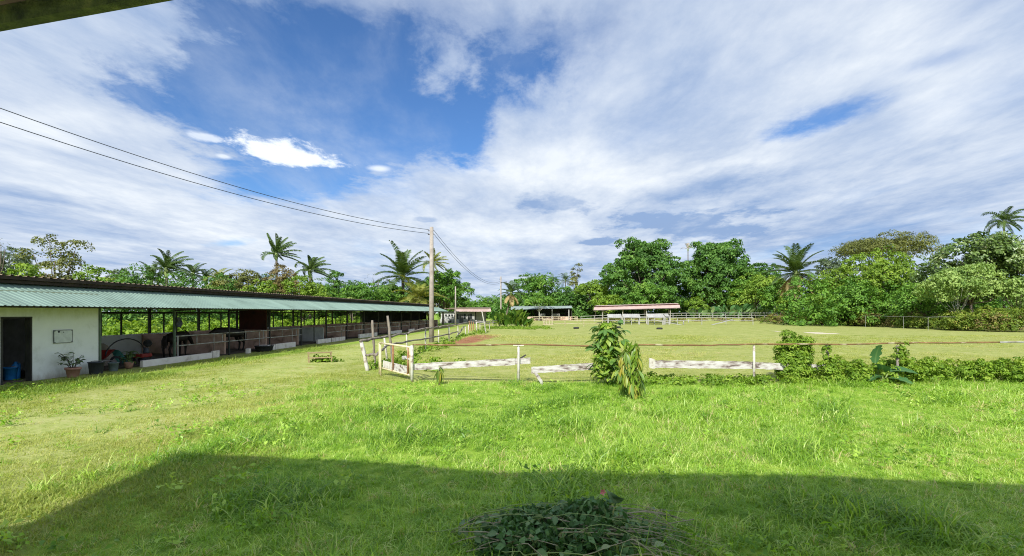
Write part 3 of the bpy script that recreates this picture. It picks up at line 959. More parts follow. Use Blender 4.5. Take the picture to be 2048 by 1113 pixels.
# mower with a bent pipe
p = st(21.2, -0.55, 0.06)
mw = empty('brush_cutter', p, 0.0, 'red brush cutter with a curved black hose behind the white kerb', 'brush cutter')
MB().box((0, 0, 0.33), (0.42, 0.6, 0.16)).obj('housing', MATS['red_plastic'], mw, bevel=0.04)
MB().lathe([(0, 0), (.11, 0), (.12, .06), (.09, .2), (.05, .24), (0, .24)], 14).obj('motor', MATS['black_plastic'], mw, True, loc=(0, .2, .41))
for s in (-1, 1):
    for yy in (-.22, .22):
        MB().lathe([(0, -.03), (.12, -.03), (.14, 0), (.12, .03), (0, .03)], 14).obj('wheel', MATS['rubber'], mw, True, loc=(s * .24, yy, .14), rot=(0, R(90), 0))
pts = []
for t in np.linspace(0, math.pi, 15):
    pts.append((-.2, -0.75 + 0.95 * math.cos(math.pi - t) + .2 * (t / math.pi), 0.45 + 0.62 * math.sin(t)))
MB().tube(pts, 0.024, 7).obj('hose', MATS['rubber'], mw, True)
# standing fan-like tool rack at the right of the bay
p = st(22.0, -1.0, 0.06)
fan = empty('pedestal_fan', p, 0.0, 'dark pedestal fan standing at the right end of the store bay', 'fan')
MB().lathe([(0, 0), (.2, 0), (.2, .03), (.04, .06), (.02, .08), (.02, .62), (0, .62)], 14).obj('stand', MATS['black_plastic'], fan, True)
MB().lathe([(0, -.05), (.12, -.05), (.16, -.03), (.16, .03), (.12, .05), (0, .05)], 18).obj('cage', MATS['rubber'], fan, True, loc=(0, 0, .80), rot=(R(75), 0, R(25)))
MB().lathe([(0, 0), (.07, 0), (.07, .14), (0, .16)], 10).obj('motor', MATS['black_plastic'], fan, True, loc=(0, .02, .72), rot=(R(-75), 0, R(25)))
p = st(19.75, 0.12, 0.02)
pp = empty('potted_plant', p, 0, 'dark bushy plant in shade at the left end of the long white kerb', 'potted plant')
MB().lathe([(0, 0), (.12, 0), (.16, .2), (.17, .24), (.14, .24), (0, .2)], 14).obj('pot', MATS['terracotta'], pp, True)
plm2 = leaf_mesh('leaf', 0.22, 0.085, 'pot_leaf', 0.5, 0.2, 4)
for k in range(46):
    b = rr.uniform(0, 6.28)
    q = Vector((0.2 * rr.gauss(0, .6), 0.2 * rr.gauss(0, .6), rr.uniform(.25, .65)))
    link('leaf', plm2, pp, loc=q, rot=aim((math.cos(b), math.sin(b), rr.uniform(-.3, .7)), rr.uniform(-.5, .5)), scl=rr.uniform(.7, 1.2))
for k in range(5):
    b = rr.uniform(0, 6.28)
    MB().tube([(0, 0, .2), (.1 * math.cos(b), .1 * math.sin(b), .62)], [.01, .006], 5).obj('stem', MATS['green_twig'], pp)
# saddle blanket hung on a post, tub before a stall
p = st(22.42, 0.09, 1.48)
o = MB()
n = 9
for j in range(n):
    for i in range(5):
        o.v.append((0.03 + .05 * math.sin(j * .8 + i), (i - 2) * .075 * (1.2 - j * .05), .50 - j * .055 + .02 * math.sin(i * 2)))
for j in range(n - 1):
    for i in range(4):
        o.f.append((j * 5 + i, j * 5 + i + 1, (j + 1) * 5 + i + 1, (j + 1) * 5 + i))
o = o.obj('saddle_cloth', MATS['black_plastic'], None, True, loc=p, rot=(0, 0, -ST_A))
o.modifiers.new('thick', 'SOLIDIFY').thickness = 0.03
tag(o, 'black saddle cloth hanging on the first stall post', 'saddle cloth')
p = st(28.6, 0.42, 0)
e = empty('feed_tub', p, 0, 'black rubber feed tub on the grass before the stalls', 'tub')
MB().lathe([(0, 0), (.40, 0), (.44, .05), (.47, .27), (.51, .28), (.51, .33), (.45, .33), (.41, .07), (0, .06)], 22).obj('body', MATS['rubber'], e, True)
MB().box((0.0, 0.1, .345), (.5, .32, .03)).obj('lid', MATS['kerb'], e)
p = st(27.2, 0.35, 0)
tag(MB().box((0, 0, .13), (.18, .36, .26), (0, .04, .2)).obj('concrete_block', MATS['kerb'], None, bevel=.02, loc=p), 'short pale concrete block left of the black feed tub', 'block')

# horses, dark, standing in the first stalls
def horse(loc, rz, label, s=1.0, socks=False, head_low=0.0):
    e = empty('horse', loc, rz, label, 'horse')
    V_, E_, Rr = [], [], []
    def vtx(p, r):
        V_.append(tuple(c * s for c in p))
        Rr.append(r * s)
        return len(V_) - 1
    pel = vtx((0, -.62, 1.20), .27)
    belly = vtx((0, -.05, 1.12), .31)
    chest = vtx((0, .50, 1.15), .29)
    E_ += [(pel, belly), (belly, chest)]
    rump = vtx((0, -.86, 1.12), .20)
    E_.append((pel, rump))
    n1 = vtx((0, .80, 1.42 - .15 * head_low), .19)
    n2 = vtx((0, 1.05, 1.68 - .5 * head_low), .135)
    pol = vtx((0, 1.20, 1.84 - .7 * head_low), .11)
    j1 = vtx((0, 1.40, 1.70 - .75 * head_low), .105)
    mz = vtx((0, 1.64, 1.48 - .8 * head_low), .07)
    E_ += [(chest, n1), (n1, n2), (n2, pol), (pol, j1), (j1, mz)]
    for sx in (-1, 1):
        a = vtx((sx * .15, .56, .92), .13)
        k = vtx((sx * .15, .60, .48), .062)
        f = vtx((sx * .15, .58, .12), .045)
        h = vtx((sx * .15, .64, .02), .062)
        E_ += [(chest, a), (a, k), (k, f), (f, h)]
        a = vtx((sx * .16, -.72, .90), .16)
        st_ = vtx((sx * .16, -.62, .74), .11)
        hk = vtx((sx * .16, -.90, .50), .066)
        f = vtx((sx * .16, -.84, .14), .045)
        h = vtx((sx * .16, -.78, .02), .062)
        E_ += [(pel, a), (a, st_), (st_, hk), (hk, f), (f, h)]
        ea = vtx((sx * .06, 1.16, 1.90 - .7 * head_low), .025)
        E_.append((pol, ea))
    me = bpy.data.meshes.new('body')
    me.from_pydata(V_, E_, [])
    me.materials.append(MATS['horse_coat'])
    o = link('body', me, e)
    sk = o.modifiers.new('skin', 'SKIN')
    sk.use_smooth_shade = True
    for i, d in enumerate(me.skin_vertices[0].data if me.skin_vertices else []):
        d.radius = (Rr[i] * (.82 if i in (0, 1, 2) else 1), Rr[i])
    if not me.skin_vertices:
        bpy.context.view_layer.objects.active = o
    o.modifiers.new('smooth', 'SUBSURF').levels = 1
    return e, o, Rr

def set_skin(o, Rr):
    me = o.data
    if not me.skin_vertices:
        bpy.context.view_layer.objects.active = o
        o.select_set(True)
        bpy.ops.mesh.customdata_skin_add()
    for i, d in enumerate(me.skin_vertices[0].data):
        d.radius = (Rr[i], Rr[i])
        d.use_root = (i == 0)

for u, x, rz, lab, s, hl in ((24.2, -1.4, -ST_A + 0.15, 'dark brown horse standing behind the rails of the first stall', 0.88, 1.15),
                             (27.6, -1.0, -ST_A + 2.9, 'dark horse standing in the second stall near the maroon panel', 0.96, 1.1)):
    q = st(u, x, 0.06)
    e, o, Rr = horse(q, rz, lab, s, head_low=hl)
    set_skin(o, Rr)
    m = MB()
    for i in range(7):
        a = (i - 3) * .02
        m.tube([(a, -.98 * s, 1.2 * s), (a * 1.5, -1.12 * s, .95 * s), (a * 1.8, -1.10 * s, .55 * s)], [.03, .03, .01], 4)
    m.obj('tail', MATS['horse_coat'], e)
    m = MB()
    for i in range(9):
        t = i / 8
        na, nb = Vector((0, .80, 1.42 - .15 * hl)), Vector((0, 1.20, 1.84 - .7 * hl))
        c = na.lerp(nb, t) * s
        r1 = (.19 - .09 * t) * s
        m.tube([(0.0, c.y, c.z + r1), (r1 * .8, c.y + .02, c.z + r1 * .5), (r1, c.y - .02, c.z - r1 * .6)], [.03, .03, .012], 4)
    m.obj('mane', MATS['horse_coat'], e)

# ================================================================== utility poles and wires
def pole(name, x, y, h, r0, r1, label, arms=True):
    e = empty(name, (x, y, float(gz(x, y)) - 0.05), 0, label, 'utility pole')
    MB().tube([(0, 0, 0), (0, 0, h * .5), (0, 0, h)], [r0, (r0 + r1) / 2, r1], 10).obj('shaft', MATS['concrete_pole'], e, True)
    if arms:
        for z in (h - .28, h - .55):
            MB().tube([(-r1 - .03, 0, z), (-r1 - .14, 0, z)], .035, 8).obj('insulator', MATS['porcelain'], e, True)
            MB().tube([(-r1 - .04, 0, z), (r1 + .06, 0, z)], .014, 6).obj('bolt', MATS['porcelain'], e)
    return e
pole('utility_pole', -6.0, 37.3, 8.65, .20, .135, 'tall concrete utility pole beside the far end of the stable')
pole('utility_pole', -2.0, 90.0, 8.7, .17, .11, 'distant concrete utility pole behind the clump of broad leaves')
pole('utility_pole', on(911, 88), 88.0, 6.9, .14, .11, 'slim pale pole in front of the pink roofed block', False)
pole('utility_pole', -23.0, 8.0, 11.6, .24, .15, 'concrete utility pole on the near left that carries the two long wires')
MB().bar((-2.0, 89.85, 7.6), (-.9, 89.85, 7.75), .08, .1).obj('cross_arm', MATS['dark_post'], [o for o in bpy.data.objects if o.name.startswith('utility_pole')][1], loc=(2.0, -90.0, 0.0))

def wire(name, a, b, zf, label, r=0.014):
    pts = []
    for t in np.linspace(0, 1, 33):
        pts.append((a[0] + (b[0] - a[0]) * t, a[1] + (b[1] - a[1]) * t, zf(t)))
    tag(MB().tube(pts, r, 5).obj(name, MATS['wire'], None, True), label, 'wire')
wire('power_line', (-6.2, 37.3), (-23.2, 8.0), lambda t: 8.40 - 2.25 * t + 5.25 * t * t, 'upper of two long wires crossing the sky on the left', .016)
wire('power_line', (-6.2, 37.3), (-23.2, 8.0), lambda t: 8.12 - 2.35 * t + 4.95 * t * t, 'lower of two long wires crossing the sky on the left', .016)
wire('power_line', (-5.85, 37.3), (-2.0, 90.0), lambda t: 8.38 - .45 * t - 6.6 * t * (1 - t), 'upper wire sagging right from the tall pole to the distant pole', .016)
wire('power_line', (-5.85, 37.3), (-2.0, 90.0), lambda t: 8.10 - .45 * t - 6.4 * t * (1 - t), 'lower wire sagging right from the tall pole to the distant pole', .016)

# ================================================================== front fence and gate
FY = 15.75
ff = empty('front_fence', (0, FY, 0), 0, 'front paddock fence of white posts, rusty pipe top rail and broken weathered boards', 'fence')
def frontpost(px, base_py, h, r=.055, lean=0.0, Y=None):
    x, y = ground_at(px, base_py)
    y = FY if Y is None else Y
    x = on(px, y)
    MB().tube([(x, y - FY, -.1), (x + lean * .5, y - FY, h * .5), (x + lean, y - FY, h)], [r, r * .96, r * .92], 8).obj('post', MATS['branch_wood' if px in (1655, 1795) else 'white_post'], ff, True)
    return x
for px in (824, 1037, 1270, 1508, 1655, 1795, 2120):
    frontpost(px, 765, 1.17, .041 if px != 824 else .052)
MB().box((on(1037, FY), 0, 1.185), (.34, .14, .03)).obj('post_cap', MATS['kerb'], ff)
def rough_tube(pts, r, n=8, seed=0, jit=.012, sub=6):
    r_ = random.Random(seed)
    P, Q = [], []
    for i in range(len(pts) - 1):
        a, b = Vector(pts[i]), Vector(pts[i + 1])
        for k in range(sub):
            P.append(a.lerp(b, k / sub) + Vector((r_.uniform(-jit, jit), r_.uniform(-jit, jit), r_.uniform(-jit, jit))))
            Q.append(r * r_.uniform(.85, 1.12))
    P.append(Vector(pts[-1]))
    Q.append(r * .8)
    return MB().tube(P, Q, n)
rail_pts = [(825, 689.5), (930, 691.5), (1037, 689), (1160, 692), (1275, 690), (1400, 691), (1508, 688.5), (1660, 689), (1800, 686.5), (1995, 684.5), (2200, 686)]
for i in range(len(rail_pts) - 1):
    (a, ya), (b, yb) = rail_pts[i], rail_pts[i + 1]
    rough_tube([(on(a, FY) + .01, -.06, high(ya, FY)), (on(b, FY) + .06, -.06, high(yb, FY))], .025, 8, i, .010, 6).obj('top_rail', MATS['rusty_pipe' if b != 2200 else 'pipe_rail'], ff, True)

def plank(p0, p1, h, t, seed=0, n=22):
    """weathered plank with ragged edges; p0,p1 ends of its centre line"""
    r_ = random.Random(seed)
    p0, p1 = Vector(p0), Vector(p1)
    m = MB()
    d = (p1 - p0)
    sd = Vector((-d.y, d.x, 0)).normalized() * (t / 2)
    for i in range(n + 1):
        c = p0.lerp(p1, i / n)
        top = h / 2 + r_.uniform(-.012, .008)
        bot = -h / 2 + r_.uniform(-.01, .012)
        j = Vector((0, r_.uniform(-.004, .004), 0))
        for s_, z in ((-1, bot), (1, bot), (1, top), (-1, top)):
            m.v.append(tuple(c + sd * s_ + j + Vector((0, 0, z))))
    for i in range(n):
        a = i * 4
        for k in range(4):
            k2 = (k + 1) % 4
            m.f.append((a + k, a + k2, a + 4 + k2, a + 4 + k))
    m.f += [(0, 3, 2, 1), (n * 4, n * 4 + 1, n * 4 + 2, n * 4 + 3)]
    return m
def zf(py):
    return high(py, FY)
for a, ya, b, yb, h, sd, off in ((826, 735, 1030, 724.5, .215, 1, .09), (1030, 724, 1061, 722.5, .19, 2, .12), (1063, 741.5, 1190, 733.5, .215, 3, .09), (1308, 729, 1508, 731.5, .235, 4, .09), (1509, 732, 1656, 737, .215, 5, .09)):
    plank((on(a, FY), off, zf(ya)), (on(b, FY), off, zf(yb)), h, .045, sd).obj('board', MATS['weathered_board'], ff)
plank((on(1066, FY), -.02, zf(739)), (on(1084, FY), -.25, zf(765)), .13, .04, 8).obj('strut', MATS['weathered_board'], ff)
plank((on(1299, FY), .05, zf(726)), (on(1310, FY), .06, zf(729)), .30, .05, 9, 4).obj('board', MATS['white_post'], ff)
tag(MB().bar((0, 0, 0), (.20, 0, .13), .03, .05).obj('hinge_strap', MATS['dark_post'], ff, loc=(on(1041, FY), .13, zf(718))), '', '') if False else MB().bar((on(1041, FY), .13, zf(718)), (on(1052, FY), .13, zf(711)), .03, .05).obj('hinge_strap', MATS['dark_post'], ff)

gt = empty('paddock_gate', (-3.9, 16.7, 0), 0, 'open cream tube gate with rusty bars and two white lower panels', 'gate')
GL, GRt = Vector((-4.66, 17.6, 0)), Vector((-3.24, 15.95, 0))
def gp(t, z, off=0.0):
    q = GL.lerp(GRt, t)
    n_ = Vector((GRt.y - GL.y, -(GRt.x - GL.x), 0)).normalized() * off
    return (q.x + n_.x + 3.9, q.y + n_.y - 16.7, z)
def gtube(name, t0, z0, t1, z1, r, mat, off=0.0):
    MB().tube([gp(t0, z0, off), gp((t0 + t1) / 2, (z0 + z1) / 2, off), gp(t1, z1, off)], r, 8).obj(name, MATS[mat], gt, True)
gtube('top_bar', 0, 1.14, 1, 1.10, .033, 'cream_frame')
gtube('bottom_bar', 0, .27, 1, .21, .031, 'cream_frame')
gtube('end_bar', 0, .05, 0, 1.14, .035, 'cream_frame')
gtube('end_bar', .10, .0, .09, 1.08, .03, 'cream_frame', .06)
gtube('middle_bar', .47, .24, .46, 1.12, .033, 'rust_bar')
gtube('end_bar', .93, .22, .93, 1.11, .033, 'rust_bar')
gtube('end_bar', 1.0, .21, 1.0, 1.10, .035, 'cream_frame')
for t0, t1, z0, z1 in ((.13, .43, .31, .54), (.50, .90, .26, .51)):
    m = MB()
    a, b = Vector(gp(t0, 0)), Vector(gp(t1, 0))
    m.bar((a.x, a.y, (z0 + z1) / 2), (b.x, b.y, (z0 + z1) / 2 - .03), .03, z1 - z0)
    m.obj('panel', MATS['weathered_board' if t0 > .3 else 'white_post'], gt)
gtube('latch', .80, .75, 1.0, .70, .03, 'pipe_rail')
MB().box(gp(.82, .74), (.16, .08, .12)).obj('padlock', MATS['pipe_rail'], gt, bevel=.02)

# rough branch fence running away from the gate
wf = empty('branch_fence', (-5.0, 19, 0), 0, 'rough branch rail fence with thin white posts running back from the gate', 'fence')
def W(x, y, z):
    return (x + 5.0, y - 19, z)
wposts = [(768, 674, 775, 722, .05), (813, 668, 814, 708, .042), (851, 659, 851, 700, .048), (877, 660, 877, 690, .042), (898, 655, 898, 687, .05), (916, 653, 916, 676, .05), (931, 652, 931, 671, .05),
          (937, 650, 937, 668, .05), (952, 640, 954, 664, .07), (960, 648, 960, 661, .05), (979, 645, 979, 660, .06), (986, 643, 986, 657, .06), (998, 641, 998, 655, .06)]
line = []
for a, ya, b, yb, r in wposts:
    x, y = ground_at(b, yb)
    z0 = float(gz(x, y))
    h = max(.85, min(1.35, high(ya, y)))
    MB().tube([W(x, y, z0 - .1), W(x + (a - b) / FPX * y * .5, y, h * .5), W(x + (a - b) / FPX * y, y, h)], [r, r * .95, r * .85], 7).obj('post', MATS['white_post'], wf, True)
    line.append((x, y))
x0, y0 = ground_at(736, 741)
rough_tube([W(x0, y0, -.1), W(x0 - .14, y0 + .02, .55), W(x0 - .28, y0 + .03, 1.12)], .075, 8, 3, .01, 3).obj('post', MATS['white_post'], wf, True)
for (a, ya, b, yb, r, sd) in ((744.5, 641, 750, 733, .05, 5), (775, 632, 787, 738, .052, 6), (963.5, 622, 972, 666, .065, 7)):
    x, y = ground_at(b, yb)
    top = high(ya, y)
    rough_tube([W(x, y, -.1), W(x + (a - b) / FPX * y * .35, y, top * .4), W(x + (a - b) / FPX * y, y, top)], r, 7, sd, .015, 5).obj('pole', MATS['branch_wood' if sd != 7 else 'white_post'], wf, True)
rail_top = [(x0 - .30, y0 - .05, 1.10), (-5.35, 20.6, 1.17), (line[1][0], line[1][1], 1.10), (line[2][0], line[2][1], 1.26), (line[3][0], line[3][1], 1.22), (line[4][0], line[4][1], 1.28), (line[5][0], line[5][1], 1.16), (line[7][0], line[7][1], 1.2), (line[8][0] + .5, line[8][1] + 2, 1.25)]
for i in range(len(rail_top) - 1):
    rough_tube([W(*rail_top[i]), W(*rail_top[i + 1])], .055, 7, 20 + i, .03, 6).obj('top_rail', MATS['branch_wood'], wf, True)
rail_low = [(x0 - .1, y0, .60), (-5.0, 18.4, .66), (line[0][0], line[0][1], .72), (line[2][0], line[2][1], .66), (line[4][0], line[4][1], .66), (line[5][0], line[5][1], .52)]
for i in range(len(rail_low) - 1):
    rough_tube([W(*rail_low[i]), W(*rail_low[i + 1])], .05, 7, 40 + i, .03, 6).obj('low_rail', MATS['branch_wood'], wf, True)
rough_tube([W(line[5][0] - .1, 43.5, .05), W(line[7][0] + .1, 46.5, .95)], .07, 6, 51, .02, 4).obj('brace', MATS['branch_wood'], wf, True)
for i, (px, py) in enumerate(((939, 663), (943, 662), (947, 662))):
    x, y = ground_at(px, py)
    MB().box(W(x, y, .6), (.10, .06, 1.3 - .1 * i), (0, random.uniform(-.06, .06), 0)).obj('plank', MATS['rust_bar'], wf)
rough_tube([W(line[9][0], line[9][1], .7), W(line[11][0], line[11][1], .78), W(line[12][0], line[12][1], .8)], .05, 6, 61, .02, 4).obj('low_rail', MATS['branch_wood'], wf, True)
rough_tube([W(line[8][0], line[8][1], 1.0), W(line[10][0], line[10][1], 1.1), W(line[12][0], line[12][1], 1.12)], .05, 6, 62, .02, 4).obj('top_rail', MATS['branch_wood'], wf, True)

# step bench on the grass
bx_, by_ = ground_at(640, 724)
bn = empty('step_bench', (bx_, by_, 0), R(24), 'low two step wooden bench on the grass before the stable', 'bench')
for x, z, d, n_ in ((0.0, .40, .26, 'seat'), (0.0, .20, .26, 'step')):
    yo = .16 if n_ == 'seat' else -.16
    MB().box((0, yo, z), (1.05, d, .045)).obj(n_, MATS['bench_wood'], bn, bevel=.006)
for sx in (-.47, .47):
    MB().box((sx, .26, .19), (.06, .06, .38)).obj('leg', MATS['bench_wood'], bn)
    MB().box((sx, .06, .19), (.06, .06, .38)).obj('leg', MATS['bench_wood'], bn)
    MB().box((sx, -.26, .09), (.06, .06, .18)).obj('leg', MATS['bench_wood'], bn)

# ================================================================== far yard: buildings
def building(name, label, cat, x, y, rz=0.0):
    return empty(name, (x, y, float(gz(x, y))), rz, label, cat)
# pink roofed wash block
wbk = building('wash_block', 'white block with pink sheet roof and narrow dark doors at the far end', 'building', on(930, 104), 104, R(-3))
MB().box((-.2, 3.2, 1.25), (4.3, 6.0, 2.5)).obj('wall', MATS['far_white'], wbk)
MB().box((-3.9, 4.4, 1.25), (3.0, 5.4, 2.5)).obj('side_wing', MATS['grey_wall'], wbk)
MB().box((3.1, 1.6, 1.3), (2.0, .12, 2.6)).obj('screen_wall', MATS['far_white'], wbk)
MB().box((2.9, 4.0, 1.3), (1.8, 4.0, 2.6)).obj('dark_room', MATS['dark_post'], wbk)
corrugated(-5.0, 4.6, 0, 2.42, 1.5, 3.1, .4, .03).obj('porch_roof', MATS['pink_roof'], wbk, loc=(-.4, -.6, 0), rot=(0, 0, 0)) if False else None
m = MB()
n = 22
for i in range(n + 1):
    x = -2.3 + 7.6 * i / n
    z = .03 * (i % 2)
    m.v += [(x + .25, -1.0, 2.42 + z), (x, .9, 3.05 + z)]
for i in range(n):
    m.f.append((i * 2, i * 2 + 2, i * 2 + 3, i * 2 + 1))
m.obj('porch_roof', MATS['pink_roof'], wbk)
m = MB()
m.box((-.6, 3.6, 3.17), (11.0, 6.2, .12), (R(3), 0, 0))
m.obj('main_roof', MATS['dark_roof'], wbk)
for x, w, z0, z1, nm in ((-1.55, .34, .85, 1.95, 'window'), (-1.0, .42, 0, 1.85, 'door'), (-.55, .38, 0, 1.85, 'door'), (-.05, .36, .9, 1.9, 'window'), (.75, .40, 0, 1.85, 'door'), (1.25, .36, 1.0, 2.0, 'window')):
    f = MB().box((x, .18, (z0 + z1) / 2), (w, .06, z1 - z0)).obj(nm, MATS['window_dark' if nm == 'window' else 'door_grey'], wbk)
    MB().box((x, .16, z1 + .04), (w + .12, .09, .06)).obj('lintel', MATS['far_white'], f)
for x in (-4.9, -4.3, -3.6, -3.0):
    MB().box((x, 1.68, 1.65), (.35, .06, .4)).obj('window', MATS['window_dark'], wbk)
MB().box((-3.9, 1.3, .42), (3.2, .3, .84)).obj('low_wall', MATS['far_white'], wbk)
MB().box((-3.4, 1.12, .35), (.7, .08, .5)).obj('drain_opening', MATS['window_dark'], wbk)

# open shed with grey green roof
shd = building('open_shed', 'dark open shed with pale grey green roof beyond the rail fence', 'shed', on(1085, 142), 142)
m = MB()
n = 40
for i in range(n + 1):
    x = -9.0 + 17.4 * i / n
    z = .04 * (i % 2)
    m.v += [(x, -1.0, 3.05 + .012 * i + z), (x, 1.0, 3.75 + .012 * i + z), (x, 6.0, 4.2 + z)]
for i in range(n):
    for k in range(2):
        m.f.append((i * 3 + k, i * 3 + 3 + k, i * 3 + 4 + k, i * 3 + 1 + k))
m.obj('roof', MATS['grey_green_roof'], shd)
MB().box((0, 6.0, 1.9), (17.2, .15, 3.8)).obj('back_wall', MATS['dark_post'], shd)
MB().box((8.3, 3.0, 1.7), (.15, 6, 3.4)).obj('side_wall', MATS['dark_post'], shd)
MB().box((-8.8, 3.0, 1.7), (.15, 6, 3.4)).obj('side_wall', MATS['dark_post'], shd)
for x in (-6.5, -1.1, 2.7, 7.4):
    MB().box((x, -.6, 1.55), (.28, .28, 3.1)).obj('post', MATS['far_white' if x > -2 else 'dark_post'], shd)
MB().box((0, .3, .5), (17, .1, 1.0)).obj('low_wall', MATS['stall_wall'], shd)
for x in (-1.0, 3.1):
    m = MB()
    for z in np.linspace(1.1, 1.9, 6):
        m.box((x + .8, -.9, z), (1.9, .05, .08))
    m.obj('lattice', MATS['far_white'], shd)

# pink roofed open pavilion
pvY = 100.0
pv = building('pavilion', 'open pavilion with long low pink sheet roof under the big trees', 'pavilion', on(1272, pvY), pvY, R(-14))
hz = 0.0
m = MB()
n = 36
W_ = 8.35
for i in range(n + 1):
    x = -W_ + 2 * W_ * i / n
    z = .04 * (i % 2) + .012 * (i - n / 2)
    m.v += [(x, -1.2, 2.86 + z), (x, .9, 3.60 + z), (x + .0, 4.6, 3.95 + z)]
for i in range(n):
    for k in range(2):
        m.f.append((i * 3 + k, i * 3 + 3 + k, i * 3 + 4 + k, i * 3 + 1 + k))
m.obj('roof', MATS['pink_roof'], pv)
MB().bar((-W_, .8, 3.45), (W_, .8, 3.88), .12, .22).obj('ridge_board', MATS['maroon'], pv)
MB().bar((-W_, -1.1, 2.70), (W_, -1.1, 3.13), .1, .14).obj('eave_beam', MATS['dark_post'], pv)
for x in (-6.6, -2.6, 2.0, 6.5):
    for y in (-.6, 3.8):
        MB().box((x, y, 1.35), (.13, .13, 3.0)).obj('post', MATS['pale_bark'], pv)
# white sheet tables below
for k, (a, b, y0_, y1_) in enumerate(((1215, 1243, 629, 635.5), (1246, 1280, 628.5, 635.5), (1294, 1328, 627.5, 634.5), (1330, 1338, 628.5, 633.5))):
    Yp = 94.0
    xa, xb = on(a, Yp), on(b, Yp)
    zt, zb = high(y0_, Yp), high(y1_, Yp)
    e = empty('sheet_rack', ((xa + xb) / 2, Yp, float(gz((xa + xb) / 2, Yp))), 0, ['leftmost white sheet covered rack under the pink pavilion roof', 'white sheet covered rack second from left under the pink pavilion roof', 'white sheet covered rack third from left under the pink pavilion roof', 'short rightmost white sheet covered rack under the pink pavilion roof'][k], 'rack')
    w = xb - xa
    m = MB()
    nn = max(4, int(w / .2))
    for i in range(nn + 1):
        x = -w / 2 + w * i / nn
        z = .035 * (i % 2)
        m.v += [(x, -.5, zb + z), (x, .6, zt + z)]
    for i in range(nn):
        m.f.append((i * 2, i * 2 + 2, i * 2 + 3, i * 2 + 1))
    m.obj('sheet', MATS['far_white'], e)
    for sx in (-.45, .45):
        MB().box((w * sx, -.35, zb / 2), (.12, .12, zb)).obj('leg', MATS['far_white'], e)
        MB().box((w * sx, .45, zt / 2 - .05), (.12, .12, zt - .12)).obj('leg', MATS['far_white'], e)
e = building('far_hut', 'pale blue grey roof half hidden by trees right of the shed', 'hut', on(1168, 156), 156)
MB().box((0, 2, 1.6), (6.0, 4.4, 3.2)).obj('wall', MATS['far_white'], e)
MB().add([(-3.4, -1, 3.2), (3.4, -1, 3.2), (3.4, 2, 5.0), (-3.4, 2, 5.0), (3.4, 5, 3.2), (-3.4, 5, 3.2), (-3.4, -1, 3.1), (3.4, -1, 3.1)], [(0, 1, 2, 3), (3, 2, 4, 5)]).obj('roof', MATS['grey_green_roof'], e)

# ================================================================== far fences
def rail_fence(name, label, pts, post_h, rails, mat, step, r=.05, post_mat=None):
    x0, y0 = pts[0]
    e = empty(name, (x0, y0, 0), 0, label, 'fence')
    def wl(x, y, z):
        return (x - x0, y - y0, z)
    for (xa, ya), (xb, yb) in zip(pts[:-1], pts[1:]):
        L = math.hypot(xb - xa, yb - ya)
        k = max(1, int(round(L / step)))
        for i in range(k + (1 if (xb, yb) == pts[-1] else 0)):
            t = i / k
            x, y = xa + (xb - xa) * t, ya + (yb - ya) * t
            z = float(gz(x, y))
            MB().tube([wl(x, y, z - .1), wl(x, y, z + post_h)], r * 1.15, 6).obj('post', MATS[post_mat or mat], e)
        for h in rails:
            P = []
            for i in range(7):
                t = i / 6
                x, y = xa + (xb - xa) * t, ya + (yb - ya) * t
                P.append(wl(x, y - .08, float(gz(x, y)) + h))
            MB().tube(P, r, 6).obj('rail', MATS[mat], e)
    return e
rail_fence('rail_fence', 'long white two rail fence along the back of the riding arena', [(16.0, 116.0), (38.0, 118.0), (63.5, 119.5)], 1.30, (1.28, .72), 'far_white', 3.1, .06)
rail_fence('rail_fence', 'cream rail fence in front of the dark open shed', [(on(1053, 134), 134), (on(1150, 134), 134), (16.0, 122)], 1.15, (1.12, .55), 'far_cream', 4.0, .065)
rail_fence('rail_fence', 'white pen fence on the near side of the far yard, left of the sapling', [(on(1089, 79), 79), (on(1130, 80.5), 80.5), (on(1205, 82), 82)], 1.25, (1.22, .95, .42), 'far_cream', 3.2, .045)
rail_fence('rail_fence', 'white post and rail line before the pavilion in the arena', [(on(1205, 88), 88), (on(1263, 90), 90), (on(1355, 91), 91), (on(1452, 92), 92), (on(1506, 92), 92)], 1.35, (1.32, .80), 'far_white', 4.4, .05)
rail_fence('wire_fence', 'thin white posts and top wire of the overgrown fence on the right', [(62.0, 61.5), (57.6, 60.6), (51.6, 62.0), (52.6, 67.2), (53.0, 75.0)], 1.72, (1.68,), 'far_white', 9.0, .016, None)
# small gate of slats at the left end of the pen
sg = empty('slat_gate', (on(1096, 78.6), 78.6, 0), R(12), 'rusty white slatted gate at the left end of the pen fence', 'gate')
for i in range(7):
    MB().box((-.75 + i * .25, 0, .75), (.07, .04, .9)).obj('slat', MATS['far_cream'], sg)
for z in (.35, 1.15):
    MB().box((0, -.03, z), (1.7, .05, .08)).obj('crossbar', MATS['far_cream'], sg)
# fallen jump planks
for k, (a, ya, za_, b, yb, zb_, lab) in enumerate(((1303, 90, .95, 1364, 87.5, .06, 'long white plank leaning down to the right before the pavilion'), (1465, 91, .95, 1424, 88.5, .06, 'white plank leaning down to the left before the back fence'))):
    o = MB().bar((on(a, ya), ya, za_), (on(b, yb), yb, zb_), .32, .07)
    tag(o.obj('jump_plank', MATS['far_white'], None), lab, 'plank')
for px, py, h, lab in ((1367, 650, .75, 'short white stub post right of the leaning plank'), (1377, 647, .8, 'short white stub post beside the right hand plank end')):
    x, y = ground_at(px, py)
    tag(MB().tube([(0, 0, -.05), (0, 0, h * .5), (0, 0, h)], [.12, .11, .10], 8).obj('stub_post', MATS['far_white'], None, True, loc=(x, y, 0)), lab, 'post')
